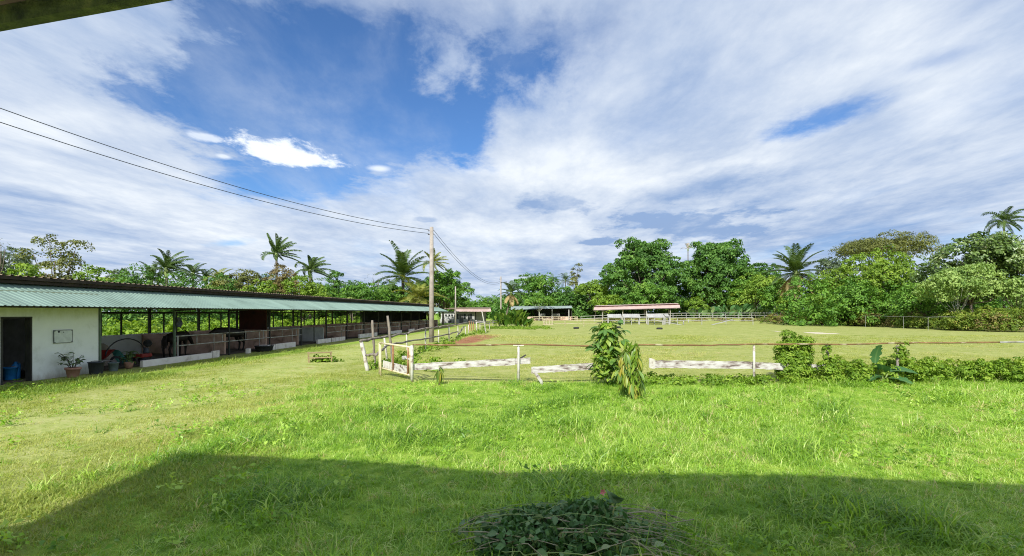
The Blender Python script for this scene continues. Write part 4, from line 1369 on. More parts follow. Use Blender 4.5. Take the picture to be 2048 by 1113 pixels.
# tyres lying in the arena
tb = MB()
N1, N2 = 18, 8
for i in range(N1):
    for j in range(N2):
        a, b = 2 * math.pi * i / N1, 2 * math.pi * j / N2
        tb.v.append(((.30 + .115 * math.cos(b)) * math.cos(a), (.30 + .115 * math.cos(b)) * math.sin(a), .11 + .10 * math.sin(b)))
for i in range(N1):
    for j in range(N2):
        tb.f.append((i * N2 + j, ((i + 1) % N1) * N2 + j, ((i + 1) % N1) * N2 + (j + 1) % N2, i * N2 + (j + 1) % N2))
tme = tb.mesh('tyre', MATS['rubber'], True)
for px, py, lab in ((1319, 659, 'black tyre lying on the arena turf right of the sapling'), (1152.5, 658, 'black tyre lying on the turf left of the sapling before the pen'), (1236, 657.5, 'black tyre partly hidden behind the sapling'), (1643, 651, 'black tyre at the foot of the right hand hedge')):
    x, y = ground_at(px, py)
    tag(link('tyre', tme, loc=(x, y, float(gz(x, y)) - .02), scl=(1.0, 1.0, 1.25)), lab, 'tyre')
# pale sand strips in the arena
def patch(name, px0, px1, py0, py1, z, seed, mat):
    r_ = random.Random(seed)
    (xa, ya), (xb, yb) = ground_at(px0, py0), ground_at(px1, py1)
    cx, cy, rx, ry = (xa + xb) / 2, (ya + yb) / 2, abs(xb - xa) / 2, abs(yb - ya) / 2
    m = MB()
    m.v.append((cx, cy, float(gz(cx, cy)) + z + .03))
    n = 40
    for k in range(n):
        a = 2 * math.pi * k / n
        f = r_.uniform(.78, 1.1)
        x, y = cx + rx * f * math.cos(a), cy + ry * f * math.sin(a)
        m.v.append((x, y, float(gz(x, y)) + z - .02))
    m.f = [(0, 1 + k, 1 + (k + 1) % n) for k in range(n)]
    o = m.obj(name, MATS[mat])
    o['kind'] = 'structure'
patch('sand_strip', 1536, 1568, 662, 664.5, .03, 1, 'sand')
patch('sand_strip', 1596, 1694, 665, 668.5, .03, 2, 'sand')

# ================================================================== foliage builder
def rdir(n, up=-1.0):
    z = RNG.uniform(up, 1, n)
    a = RNG.uniform(0, 2 * np.pi, n)
    s = np.sqrt(np.maximum(0, 1 - z * z))
    return np.stack([s * np.cos(a), s * np.sin(a), z], 1)

def nrm(v):
    return v / np.maximum(np.linalg.norm(v, axis=1, keepdims=True), 1e-9)

def leaves(P, Nn, L, Wd, droop=0.4, tint=None):
    """kite leaves at P facing Nn; returns vertices, triangles, tints"""
    n = len(P)
    d = rdir(n)
    d = nrm(d - Nn * np.sum(d * Nn, 1, keepdims=True))
    d[:, 2] -= droop
    d = nrm(d)
    s = nrm(np.cross(d, Nn))
    nn = np.cross(s, d)
    L = L * RNG.uniform(.65, 1.3, n)[:, None]
    Wd = Wd * RNG.uniform(.7, 1.25, n)[:, None]
    a = P - d * L * .5
    b = P + s * Wd * .5 + nn * Wd * .14
    c = P + d * L * .5 - nn * L * .10
    e = P - s * Wd * .5 + nn * Wd * .14
    V = np.stack([a, b, c, e], 1).reshape(-1, 3)
    i = np.arange(n)[:, None] * 4
    F = np.concatenate([i + np.array([[0, 1, 2]]), i + np.array([[0, 2, 3]])], 1).reshape(-1, 3)
    t = RNG.uniform(0, 1, n) if tint is None else tint
    return V, F, np.repeat(t, 4)

def puffs(lobes, pr, lpp, L, Wd, cover=1.0, up=-.45, droop=.4, flat=.65, tvar=.5):
    """leaf puffs over the surface of ellipsoid lobes (cx,cy,cz,rx,ry,rz)"""
    PP, NN, TT, cen = [], [], [], []
    for cx, cy, cz, rx, ry, rz in lobes:
        rm = (rx * ry * rz) ** (1 / 3)
        k = max(4, int(cover * 3.0 * (rm / pr) ** 2))
        D = rdir(k, up)
        f = RNG.uniform(.70, 1.06, k)[:, None]
        C = np.array([cx, cy, cz]) + D * np.array([rx, ry, rz]) * f
        cen.append(C)
        base_t = RNG.uniform(0, 1, k) * tvar + RNG.uniform(0, 1 - tvar) * .6
        m = max(3, int(lpp))
        O = nrm(rdir(k * m) + np.repeat(D, m, 0) * .55 + np.array([0, 0, .35])) * (RNG.uniform(.25, 1.0, (k * m, 1)) ** .6)
        O = O * pr * np.array([1, 1, flat]) * np.repeat(RNG.uniform(.7, 1.3, k), m)[:, None]
        PP.append(np.repeat(C, m, 0) + O)
        NN.append(nrm(O + np.repeat(D, m, 0) * pr * .3 + np.array([0, 0, pr * .45]) + rdir(k * m) * pr * .45))
        TT.append(np.clip(np.repeat(base_t, m) + RNG.normal(0, .13, k * m), 0, 1))
    P, Nn, T = np.concatenate(PP), np.concatenate(NN), np.concatenate(TT)
    return leaves(P, Nn, L, Wd, droop, T) + (np.concatenate(cen),)

def auto_lobes(R_, H, zc, n, shape='round'):
    out = []
    for i in range(n):
        a = 2 * math.pi * i / n + random.uniform(-.4, .4)
        q = random.uniform(.35, .68)
        zz = random.uniform(-.55, .6)
        rl = random.uniform(.36, .52)
        if shape == 'umbrella':
            zz = random.uniform(-.15, .25) - .5 * q
            out.append((R_ * 1.05 * q * math.cos(a), R_ * 1.05 * q * math.sin(a), zc + zz * H, R_ * .36, R_ * .36, H * .34))
        elif shape == 'tall':
            q *= .6
            zz = -.8 + 1.6 * i / max(1, n - 1)
            rl = .62 - .3 * i / max(1, n - 1)
            out.append((R_ * q * math.cos(a * 2.4), R_ * q * math.sin(a * 2.4), zc + zz * H, R_ * rl, R_ * rl, H * .32))
        else:
            out.append((R_ * q * math.cos(a), R_ * q * math.sin(a), zc + zz * H, R_ * rl, R_ * rl, H * rl))
    if shape == 'round':
        out.append((0, 0, zc + .42 * H, R_ * .5, R_ * .5, H * .55))
    return out

def tree(name, label, px, top, Y, Rad, mat, base=.25, n=7, shape='round', leaf=.42, cover=1.0, lpp=24, pr=None, bark='bark', lobes=None, dx=0.0, trunk_r=None, cat='tree', limbs=True, group=None, droop=.4, depth=None):
    x = on(px, Y)
    z0 = float(gz(x, Y))
    h = high(top, Y) - z0
    e = empty(name, (x, Y, z0), 0, label, cat, group)
    zb = h * base
    H = (h - zb) / 2
    zc = zb + H
    pr = pr or max(.5, Rad * .19)
    lb = lobes(h) if lobes else auto_lobes(Rad, H * .92, zc, n, shape)
    V, F, T, C = puffs(lb, pr, lpp, leaf, leaf * .56, cover * (1.35 if cover > .7 else 1.0), droop=droop)
    link('crown', tri_mesh('crown', V, F, MATS[mat], T), e)
    tr = trunk_r or max(.10, h * .017)
    m = MB()
    bend = random.uniform(-.03, .03) * h
    tp = [(0, 0, -.3), (bend * .4, 0, zb * .5), (bend, 0, max(zb, h * .3)), (bend * 1.2 + dx, 0, zc + H * .25)]
    m.tube(tp, [tr * 1.25, tr, tr * .75, tr * .25], 7)
    if limbs:
        for cx, cy, cz, rx, ry, rz in lb:
            st_ = Vector(tp[2]) * random.uniform(.75, 1.0)
            st_.z = max(zb * .6, st_.z * .9)
            mid_p = Vector((cx * .5, cy * .5, (st_.z + cz) / 2 - .03 * h))
            m.tube([st_, mid_p, (cx, cy, cz + rz * .3)], [tr * .5, tr * .32, tr * .10], 5)
            for k in range(3):
                q = C[random.randrange(len(C))]
                if (Vector(q) - Vector((cx, cy, cz))).length < rx * 1.3:
                    m.tube([mid_p, Vector((cx, cy, cz)), q], [tr * .2, tr * .13, tr * .05], 4)
    m.obj('trunk', MATS[bark], e, True)
    return e

def bush_mass(name, label, cat, items, mat, pr, lpp, leaf, cover=1.0, kind=True, up=-.36):
    V, F, T, C = puffs(items, pr, lpp, leaf, leaf * .55, cover, up=up)
    o = link(name, tri_mesh(name, V, F, MATS[mat], T))
    if kind:
        o['kind'] = 'stuff'
    return tag(o, label, cat)

# ------------------------------------------------------------------ palms
def frond_mesh(L, lift, droop, wind, mat, nl=26, wl=.75, ww=.085, seed=0, hang=.45, twist=0.0, vee=.35):
    """feather frond growing along +y from the origin; wind pushes along local vector"""
    r_ = np.random.default_rng(seed)
    pts = []
    p = np.zeros(3)
    N = 14
    wv = np.array(wind)
    for i in range(N + 1):
        t = i / N
        el = lift - droop * t ** 1.3
        d = np.array([0, math.cos(el), math.sin(el)]) + wv * t
        d /= np.linalg.norm(d)
        pts.append(p.copy())
        p = p + d * L / N
    pts = np.array(pts)
    m = MB()
    m.tube(pts, [max(.012, .05 * (1 - i / N)) * L / 4 for i in range(N + 1)], 4)
    Vr, Fr = np.array(m.v), m.f
    Vs, Fs, Ts = [Vr], [], [np.full(len(Vr), .7)]
    F3 = []
    for f in Fr:
        for k in range(1, len(f) - 1):
            F3.append((f[0], f[k], f[k + 1]))
    base = len(Vr)
    for s_ in (-1, 1):
        for i in range(nl):
            t = .14 + .86 * (i + r_.uniform(0, .5)) / nl
            k = min(N - 1, int(t * N))
            a = pts[k] + (pts[k + 1] - pts[k]) * (t * N - k)
            ax = pts[k + 1] - pts[k]
            ax = ax / np.linalg.norm(ax)
            side = np.cross(ax, np.array([0, 0, 1.0]))
            side /= max(np.linalg.norm(side), 1e-6)
            upv = np.cross(side, ax)
            ln = wl * (.35 + .75 * math.sin(math.pi * (t * .82 + .12))) * r_.uniform(.85, 1.12)
            d = side * s_ * .85 + ax * (.40 + .5 * t) + upv * vee
            d = d / np.linalg.norm(d) + wv * .9
            d /= np.linalg.norm(d)
            m1 = a + d * ln * .5
            d2 = d + np.array([0, 0, -hang * 1.4])
            d2 /= np.linalg.norm(d2)
            tip = m1 + d2 * ln * .5
            wvec = ax * ww * .5
            Vs.append(np.array([a - wvec * .6, a + wvec * .6, m1 + wvec, m1 - wvec, tip]))
            F3 += [(base, base + 1, base + 2), (base, base + 2, base + 3), (base + 3, base + 2, base + 4)]
            Ts.append(np.full(5, np.clip(r_.normal(.45, .18), 0, 1)))
            base += 5
    return tri_mesh('frond', np.concatenate(Vs), F3, MATS[mat], np.concatenate(Ts))

PCACHE = {}
def palm(label, px, crown_py, Y, L, n0=15, wind=(0.0, 0, 0), mat='palm_green', lift=(1.35, -.35), trunk_r=.17, lean=0.0, dead=0, seed=0, droop=1.1, wl=None, nl=26, bark='bark', hang=.45, top_only=False):
    n = n0 + 5 if n0 > 8 else n0
    r_ = random.Random(seed)
    x = on(px, Y)
    z0 = float(gz(x, Y))
    h = high(crown_py, Y) - z0
    e = empty('palm_tree', (x, Y, z0), 0, label, 'palm')
    m = MB()
    m.tube([(-lean, 0, -.2), (-lean * .75, 0, h * .3), (-lean * .25, 0, h * .7), (0, 0, h)], [trunk_r * 1.25, trunk_r, trunk_r * .85, trunk_r * .8], 8)
    m.obj('trunk', MATS[bark], e, True)
    MB().lathe([(trunk_r * .8, -.5), (trunk_r * 1.3, -.1), (trunk_r * 1.1, .25), (0, .6)], 8).obj('crown_shaft', MATS['green_twig'], e, True, loc=(0, 0, h))
    wl = wl or L * .24
    for i in range(n + dead):
        az = i * 2.399963 + r_.uniform(-.2, .2)
        t = i / max(1, n - 1)
        isd = i >= n
        lf = (lift[0] + (lift[1] - lift[0]) * t + r_.uniform(-.12, .12)) if not isd else r_.uniform(-1.0, -.6)
        # wind turned into the frond's own frame (frond grows along local y)
        ca, sa = math.cos(az), math.sin(az)
        wloc = (wind[0] * ca + wind[1] * sa, -wind[0] * sa + wind[1] * ca, wind[2])
        me = frond_mesh(L * r_.uniform(.82, 1.08) * (.8 if isd else 1), lf, droop * r_.uniform(.8, 1.2) * (.5 if isd else 1), wloc, 'palm_dead' if isd else mat, nl, wl, max(.06, wl * .15), seed * 100 + i, hang=hang)
        link('frond', me, e, loc=(0, 0, h + (.1 if not isd else -.15)), rot=(0, 0, az))
    return e

# ================================================================== trees
def giant_lobes(R_, seed):
    def f(h):
        r_ = random.Random(seed)
        out = [(0, 0, h * .45, R_ * .62, R_ * .62, h * .44)]
        for k in range(44):
            a, t = k * 2.4 + r_.uniform(-.3, .3), (k + .5) / 44
            rr_ = R_ * (.42 + .42 * math.sin(math.pi * min(1, t * .95 + .1)) ** .7) * r_.uniform(.75, 1.12)
            rl = R_ * r_.uniform(.19, .31)
            out.append((rr_ * math.cos(a) * (1 - .35 * (t > .8)), rr_ * math.sin(a) * (1 - .35 * (t > .8)), h * (.10 + .80 * t) , rl, rl, rl * .72))
        for k in range(14):
            a = r_.uniform(0, 6.28)
            q = R_ * r_.uniform(.1, .62)
            out.append((q * math.cos(a), q * math.sin(a), h * r_.uniform(.84, .99), R_ * r_.uniform(.08, .15), R_ * .13, R_ * r_.uniform(.08, .14)))
        return out
    return f
WIND = (.85, .1, 0)
tree('broadleaf_tree', 'tall sparse tree leaning right above the white stable room', 112, 466, 42, 2.6, 'leaf_olive', .30, 6, leaf=.22, cover=1.15, lpp=30, pr=.5,
     lobes=lambda h: [(-.55, 0, h * .92, .75, .8, .5), (1.55, .2, h * .87, .95, .8, .5), (.2, .2, h * .80, .9, .9, .6), (-1.9, 0, h * .79, .9, .8, .35), (1.2, 0, h * .70, .9, .9, .5), (-.2, 0, h * .66, 1.1, 1, .8), (-.6, 0, h * .5, 1.3, 1, .9), (.7, 0, h * .52, 1.1, 1, .8)])
tree('broadleaf_tree', 'bluish grey tree at the left edge above the stable roof', 18, 492, 47, 2.8, 'leaf_grey', .25, 8, leaf=.24, cover=1.0, pr=.6, lpp=28)
tree('bushy_tree', 'round yellow green bush above the stable roof at far left', 42, 522, 37, 1.9, 'leaf_yellow', .25, 6, leaf=.24, pr=.45)
tree('bushy_tree', 'yellow green shrubby tree right of the sparse leaning tree', 190, 528, 41, 2.2, 'leaf_yellow', .25, 6, leaf=.24, pr=.45)
tree('bushy_tree', 'brownish tangled tree at the foot of the sparse leaning tree', 92, 545, 40, 2.2, 'leaf_brown', .2, 6, leaf=.24, pr=.45)
tree('bushy_tree', 'thin light leaved tree left of the first coconut palm', 245, 537, 47, 2.3, 'leaf_grey', .25, 7, leaf=.22, cover=.8, pr=.5, lpp=26)
tree('dead_tree', 'bare forked branch at the left edge of the sky', 2, 478, 44, .8, 'leaf_grey', .8, 3, leaf=.14, cover=.05, lpp=3, pr=.5)
tree('bushy_tree', 'olive airy tree above the middle of the stable roof', 480, 534, 58, 2.7, 'leaf_olive', .2, 9, leaf=.25, cover=1.0, pr=.55, lpp=28)
tree('vine_covered_tree', 'dark tree draped in brown creepers under the tall windblown palm', 564, 520, 61, 2.3, 'leaf_brown', .1, 11, leaf=.26, cover=1.2, pr=.55, lpp=28)
tree('bushy_tree', 'yellow green tree low in front of the twin palms', 606, 548, 57, 2.8, 'leaf_yellow', .1, 10, leaf=.26, pr=.55, lpp=28)
tree('bushy_tree', 'yellowish bush left of the creeper draped tree', 520, 556, 57, 2.0, 'leaf_yellow', .2, 5, leaf=.26, pr=.5)
tree('conical_tree', 'small dark pointed tree standing alone above the roof', 671, 538, 82, 2.4, 'leaf_dark', .35, 7, 'tall', leaf=.36, cover=.9, pr=.6)
tree('bushy_tree', 'rounded mid green tree left of the dark oil palm', 728, 566, 74, 4.4, 'leaf_mid', .2, 9, leaf=.34, pr=.7)
tree('bushy_tree', 'low green tree above the roof right of the pointed tree', 690, 582, 76, 3.0, 'leaf_mid', .2, 7, leaf=.34, pr=.6)
tree('bushy_tree', 'pale rounded shrub peeping over the roof', 703, 594, 66, 1.1, 'leaf_pale', .3, 4, leaf=.22, pr=.35)
tree('dead_tree', 'thin bare tree of grey twigs left of the oil palm', 757, 545, 82, 2.0, 'leaf_grey', .5, 7, leaf=.2, cover=.10, lpp=5, pr=.8)
tree('bushy_tree', 'yellowish shrub under the oil palm fronds', 775, 560, 80, 2.0, 'leaf_yellow', .25, 6, leaf=.32, pr=.6)
tree('broadleaf_tree', 'dense dark tree right of the concrete pole', 886, 536, 92, 4.0, 'leaf_mid', .15, 10, leaf=.42, pr=.8)
tree('broadleaf_tree', 'tall narrow tree behind the concrete pole', 868, 552, 95, 3.6, 'leaf_olive', .15, 8, leaf=.42, pr=.8)
tree('broadleaf_tree', 'leafy tree rising left behind the dark open shed', 1066, 546, 156, 6.6, 'leaf_mid', .1, 10, leaf=.62, pr=1.2)
tree('broadleaf_tree', 'leafy tree right behind the dark open shed', 1125, 575, 158, 5.4, 'leaf_dark', .1, 8, leaf=.62, pr=1.1)
tree('broadleaf_tree', 'slim tall tree rising over the palms behind the shed', 1151, 531, 168, 3.3, 'leaf_olive', .45, 6, 'tall', leaf=.6, cover=.75, pr=1.0)
tree('broadleaf_tree', 'small tree with pale trunk hanging over the shed roof', 1079, 588, 136, 4.4, 'leaf_mid', .45, 7, leaf=.5, pr=.9, bark='pale_bark')
tree('bushy_tree', 'yellow green tree left of the pink pavilion roof', 1190, 558, 150, 6.2, 'leaf_yellow', .1, 10, leaf=.62, pr=1.15)
tree('bushy_tree', 'yellow green bush behind the left end of the pavilion', 1215, 590, 128, 4.2, 'leaf_yellow', .1, 7, leaf=.52, pr=.9)
tree('spreading_tree', 'huge dense dark green tree on the left of the twin giants', 1290, 486, 142, 11.2, 'leaf_dark', .02, leaf=.70, pr=1.3, lpp=34, cover=1.2, droop=.8, lobes=giant_lobes(11.6, 41))
tree('spreading_tree', 'huge dark green tree on the right of the twin giants', 1432, 484, 140, 10.0, 'leaf_dark', .02, leaf=.70, pr=1.25, lpp=34, cover=1.2, droop=.8, lobes=giant_lobes(10.2, 42))
tree('spreading_tree', 'lighter rounded tree in front of the left giant tree', 1290, 562, 132, 6.0, 'leaf_mid', .1, 9, leaf=.52, pr=1.1, lpp=28)
tree('bushy_tree', 'small light green tree right of the pavilion end', 1393, 595, 124, 2.8, 'leaf_yellow', .15, 6, leaf=.46, pr=.7)
tree('bushy_tree', 'wide yellow green tree left of the big oil palm', 1508, 544, 128, 7.0, 'leaf_yellow', .1, 11, leaf=.55, pr=1.15, lpp=26)
tree('bushy_tree', 'dusky green tree in the gap right of the giants', 1470, 560, 132, 5.0, 'leaf_mid', .1, 8, leaf=.55, pr=1.0)
tree('bushy_tree', 'small bright tree at the end of the back fence', 1574, 588, 100, 2.7, 'leaf_yellow', .2, 6, leaf=.40, pr=.6)
tree('bushy_tree', 'broad yellow green tree right of the big oil palm', 1672, 535, 92, 5.4, 'leaf_yellow', .1, 10, leaf=.42, pr=.9, lpp=26)
tree('bushy_tree', 'tall mixed green tree below the umbrella crown', 1765, 488, 88, 6.6, 'leaf_yellow', .08, 12, leaf=.42, pr=1.0, lpp=28)
tree('bushy_tree', 'dark green tree filling below the mixed green tree', 1715, 560, 84, 4.6, 'leaf_mid', .05, 9, leaf=.40, pr=.85)
tree('umbrella_tree', 'flat topped umbrella tree with airy crown against the sky', 1762, 437, 128, 11.5, 'leaf_olive', .50, 19, 'umbrella', leaf=.42, cover=1.15, lpp=24, pr=1.2, trunk_r=.3)
tree('glossy_tree', 'large dark glossy leaved tree at the right edge', 1945, 458, 74, 7.4, 'leaf_glossy', .08, 13, leaf=.52, pr=1.1, lpp=28, cover=1.1)
tree('glossy_tree', 'second dark glossy tree cut by the right edge of the photo', 2065, 462, 72, 6.4, 'leaf_glossy', .08, 11, leaf=.52, pr=1.1, lpp=28)
tree('bushy_tree', 'pale feathery tree with thin white trunks before the glossy tree', 1915, 530, 64, 4.0, 'leaf_pale', .30, 12, leaf=.34, pr=.7, bark='pale_bark', cover=1.1, droop=.7, trunk_r=.075)
tree('bushy_tree', 'light green bushy tree at the lower right edge', 2040, 555, 63, 3.6, 'leaf_pale', .15, 8, leaf=.36, pr=.7)
tree('bushy_tree', 'mid green shrubby tree between the pale tree and the mixed tree', 1840, 560, 72, 4.2, 'leaf_mid', .06, 9, leaf=.38, pr=.8)
tree('bushy_tree', 'bluish far tree top between the palm and the mixed green tree', 1668, 512, 125, 5.0, 'leaf_grey', .2, 8, leaf=.5, pr=1.0)

tree('spreading_tree', 'feathery green tree joining the giants to the oil palm', 1512, 524, 138, 6.0, 'leaf_dark', .05, 11, leaf=.6, pr=1.1, lpp=28, droop=.8)
tree('bushy_tree', 'dark green tree close left of the big oil palm trunk', 1560, 560, 118, 4.2, 'leaf_mid', .05, 9, leaf=.5, pr=.9, lpp=28)
tree('bushy_tree', 'green tree peeping over the roof just left of the oil palm', 788, 572, 78, 3.0, 'leaf_mid', .1, 8, leaf=.34, pr=.65, lpp=28)
tree('bushy_tree', 'dense green tree between the oil palm and the concrete pole', 842, 562, 90, 3.8, 'leaf_dark', .1, 10, leaf=.40, pr=.8, lpp=28)
tree('bushy_tree', 'low dark tree over the roof left of the pointed tree', 645, 574, 74, 2.8, 'leaf_mid', .1, 8, leaf=.34, pr=.6, lpp=28)
tree('broadleaf_tree', 'leafy green tree just right of the pole over the wash block', 908, 566, 112, 4.0, 'leaf_mid', .1, 9, leaf=.46, pr=.85, lpp=28)
tree('bushy_tree', 'green shrub mass over the roof beside the low yellowish palm', 425, 566, 62, 3.2, 'leaf_mid', .1, 9, leaf=.30, pr=.6, lpp=28)
tree('bushy_tree', 'green rounded tree behind the two left coconut palms', 345, 562, 56, 2.6, 'leaf_olive', .1, 8, leaf=.28, pr=.55, lpp=28)
palm('coconut palm with windswept fronds above the left part of the roof', 333, 543, 50, 2.5, 16, WIND, 'palm_green', lift=(1.5, -.2), seed=1, droop=1.2, hang=.9)
palm('smaller palm just left of the windswept coconut palm', 303, 556, 51, 1.9, 11, (.2, 0, 0), 'palm_green', seed=2)
palm('small dark palm with spiky crown, left of a dark pair', 386, 551, 60, 1.9, 11, (.1, 0, 0), 'palm_green', seed=3, droop=.8)
palm('small dark palm with spiky crown, right of a dark pair', 412, 560, 61, 1.7, 11, (.1, 0, 0), 'palm_green', seed=4, droop=.8)
palm('low yellowish palm left of the olive tree', 437, 562, 57, 1.9, 11, (.3, 0, 0), 'palm_yellow', seed=5)
palm('tallest windblown palm above the creeper draped tree', 553, 512, 63, 2.9, 14, (.95, .1, .05), 'palm_green', lift=(1.5, -.1), seed=6, droop=.9, hang=.9)
palm('windblown palm right of the creeper draped tree', 620, 545, 63, 2.9, 14, (1.0, .1, 0), 'palm_green', lift=(1.45, -.2), seed=7, droop=1.2, hang=.9)
palm('large dark oil palm with upright fronds above the far roof', 806, 556, 80, 5.6, 18, (.22, 0, 0), 'palm_green', lift=(1.5, -.25), trunk_r=.3, seed=8, droop=.75, wl=1.2)
palm('yellowing coconut palm with wide drooping fronds behind the pole', 836, 600, 76, 4.6, 16, (.15, 0, 0), 'palm_yellow', lift=(1.3, -.5), seed=9, droop=1.2, dead=3)
palm('windblown palm just behind the concrete pole', 866, 528, 88, 3.0, 13, (.9, 0, 0), 'palm_yellow', seed=10, hang=.9)
palm('leaning palm with dead hanging fronds right of the distant pole', 1022, 588, 98, 3.2, 12, (.1, 0, 0), 'palm_green', seed=11, dead=7, lean=1.2)
palm('far palm crown behind the shed, left one', 1104, 566, 175, 3.9, 12, (.1, 0, 0), 'palm_green', seed=12, nl=16)
palm('far palm crown behind the shed, right one', 1131, 562, 172, 3.9, 12, (.1, 0, 0), 'palm_green', seed=13, nl=16)
palm('dying palm tuft poking above the twin giant trees', 1376, 500, 150, 2.6, 5, (.2, 0, 0), 'palm_dead', seed=14, nl=14, lift=(1.5, .3))
palm('big oil palm with arching fronds left of the mixed trees', 1592, 548, 98, 6.3, 19, (.02, 0, 0), 'palm_green', lift=(1.5, -.3), trunk_r=.4, seed=15, droop=.8, wl=1.35, nl=30, dead=7)
palm('tall palm above the glossy tree at the right edge', 2008, 446, 88, 3.6, 14, (.7, 0, 0), 'palm_green', seed=16, droop=1.2, hang=.9)

# distant woodland and undergrowth masses
items = []
for k in range(60):
    px = random.uniform(900, 1045)
    Y = random.uniform(185, 215)
    h = high(random.uniform(592, 612), Y)
    items.append((on(px, Y), Y, h * .28, random.uniform(3, 5), 3.5, h * .72))
bush_mass('far_woodland', 'far line of low trees under the sky at the middle', 'woodland', items, 'leaf_mid', 1.5, 20, .75)
items = []
for k in range(150):
    px = random.uniform(1000, 1720)
    Y = random.uniform(150, 172)
    h = high(random.uniform(578, 606), Y)
    items.append((on(px, Y), Y, h * .28, random.uniform(3.5, 5), 3.5, h * .72))
bush_mass('far_woodland', 'continuous dark woodland behind the far yard', 'woodland', items, 'leaf_dark', 1.6, 20, .8)
items = []
for k in range(70):
    px = random.uniform(1600, 2110)
    Y = random.uniform(80, 104)
    h = high(random.uniform(545, 585), Y)
    items.append((on(px, Y), Y, h * .26, random.uniform(2.5, 3.8), 2.6, h * .72))
bush_mass('woodland', 'dense woodland mass behind the right hand hedge', 'woodland', items, 'leaf_mid', 1.0, 20, .5)
items = []
for k in range(110):
    u = random.uniform(12, 110)
    q = st(u, random.uniform(-24, -15), 0)
    h = random.uniform(3.2, 5.2) * (1 + u / 150)
    items.append((q.x, q.y, h * .26, random.uniform(1.4, 2.4), random.uniform(1.4, 2.4), h * .72))
bush_mass('woodland', 'dark thicket seen through and above the stable', 'woodland', items, 'leaf_dark', .55, 24, .24, 1.25)
items = []
for k in range(150):
    u = random.uniform(14, 82)
    q = st(u, random.uniform(-13.5, -7.2), 0)
    h = random.uniform(.9, 1.75)
    items.append((q.x, q.y, h * .3, random.uniform(.8, 1.5), random.uniform(.8, 1.5), h * .7))
bush_mass('undergrowth', 'sunlit yellow green undergrowth behind the stable', 'undergrowth', items, 'vine_leaf', .45, 16, .26)

# overgrown hedge on the right
hp = [(59.5, 55.0), (54.5, 60.5), (55.5, 67.0), (57.5, 76.0), (57.2, 85.0), (54.0, 95.0), (50.5, 101.0)]
items, items2 = [], []
for a, b in zip(hp[:-1], hp[1:]):
    for k in range(16):
        t = random.random()
        x, y = a[0] + (b[0] - a[0]) * t, a[1] + (b[1] - a[1]) * t
        h = random.uniform(1.3, 2.6)
        o_ = abs(random.gauss(0, 1.4))
        it = (x + o_ * .8, y + o_ * .6, h * .35, random.uniform(.8, 1.5), random.uniform(.8, 1.5), h * .65)
        (items2 if random.random() < .3 else items).append(it)
for k in range(14):
    items.append((random.uniform(56, 70), random.uniform(58, 66), 1.3, 1.6, 1.4, 1.5))
bush_mass('hedge', 'overgrown yellow green hedge along the right edge of the arena', 'hedge', items, 'leaf_mixed', .42, 18, .24)
bush_mass('hedge', 'browning creeper patches in the overgrown right hand hedge', 'hedge', items2, 'leaf_brown', .42, 14, .22)
# flower bank under the back fence
items = []
for k in range(50):
    x = random.uniform(20, 60)
    items.append((x, random.uniform(109, 112), float(gz(x, 111)) * .7 + .15, .9, .7, .5))
bush_mass('flower_bank', 'low reddish brown planting on the bank below the back fence', 'plants', items, 'leaf_brown', .5, 10, .34)

# ================================================================== large leaved plants
cl = leaf_mesh('leaf', 1.25, .58, 'canna_leaf', .30, .25, 6)
def leaf_clump(name, label, cx, cy, rx, ry, n, Lr, zr, me, seed, lean=.55, cat='plant', stem='green_twig', sl=.5):
    r_ = random.Random(seed)
    e = empty(name, (cx, cy, float(gz(cx, cy))), 0, label, cat)
    for k in range(n):
        a = r_.uniform(0, 6.28)
        q = math.sqrt(r_.random())
        x, y = rx * q * math.cos(a), ry * q * math.sin(a)
        z = r_.uniform(*zr) * (1.1 - .45 * q)
        b = math.atan2(y, x) + r_.uniform(-.8, .8)
        d = Vector((math.cos(b) * lean * r_.uniform(.3, 1.3), math.sin(b) * lean * r_.uniform(.3, 1.3), 1.0))
        link('leaf', me, e, loc=(x, y, z), rot=aim(d, r_.uniform(-1.6, 1.6)), scl=r_.uniform(*Lr))
        if k % 3 == 0:
            MB().tube([(x * .9, y * .9, -.05), (x, y, z + .1)], [.03, .02], 5).obj('stem', MATS[stem], e)
    return e
leaf_clump('canna_clump', 'tall clump of broad upright leaves before the distant pole', -.3, 75.0, 2.3, 1.6, 130, (.8, 1.35), (.2, 2.1), cl, 1)
leaf_clump('canna_clump', 'lower spreading clump of broad leaves on the right of the tall one', 1.6, 75.5, 1.2, 1.2, 60, (.7, 1.1), (.1, 1.1), cl, 2, .8)
pl = leaf_mesh('leaf', 1.9, .95, 'paddle_leaf', .35, .2, 6)
for k, (px, n, top) in enumerate(((1395, 22, 1.6), (1425, 34, 2.3), (1455, 34, 2.5), (1485, 38, 3.0), (1515, 34, 2.6), (1545, 30, 2.2))):
    leaf_clump('elephant_ear', ['first', 'second', 'third', 'fourth', 'fifth', 'sixth'][k] + ' clump from the left in the row of big paddle leaves behind the back fence', on(px, 123.5), 123.5, 1.9, 1.2, n, (.75, 1.2), (.4, top), pl, 10 + k, .8)

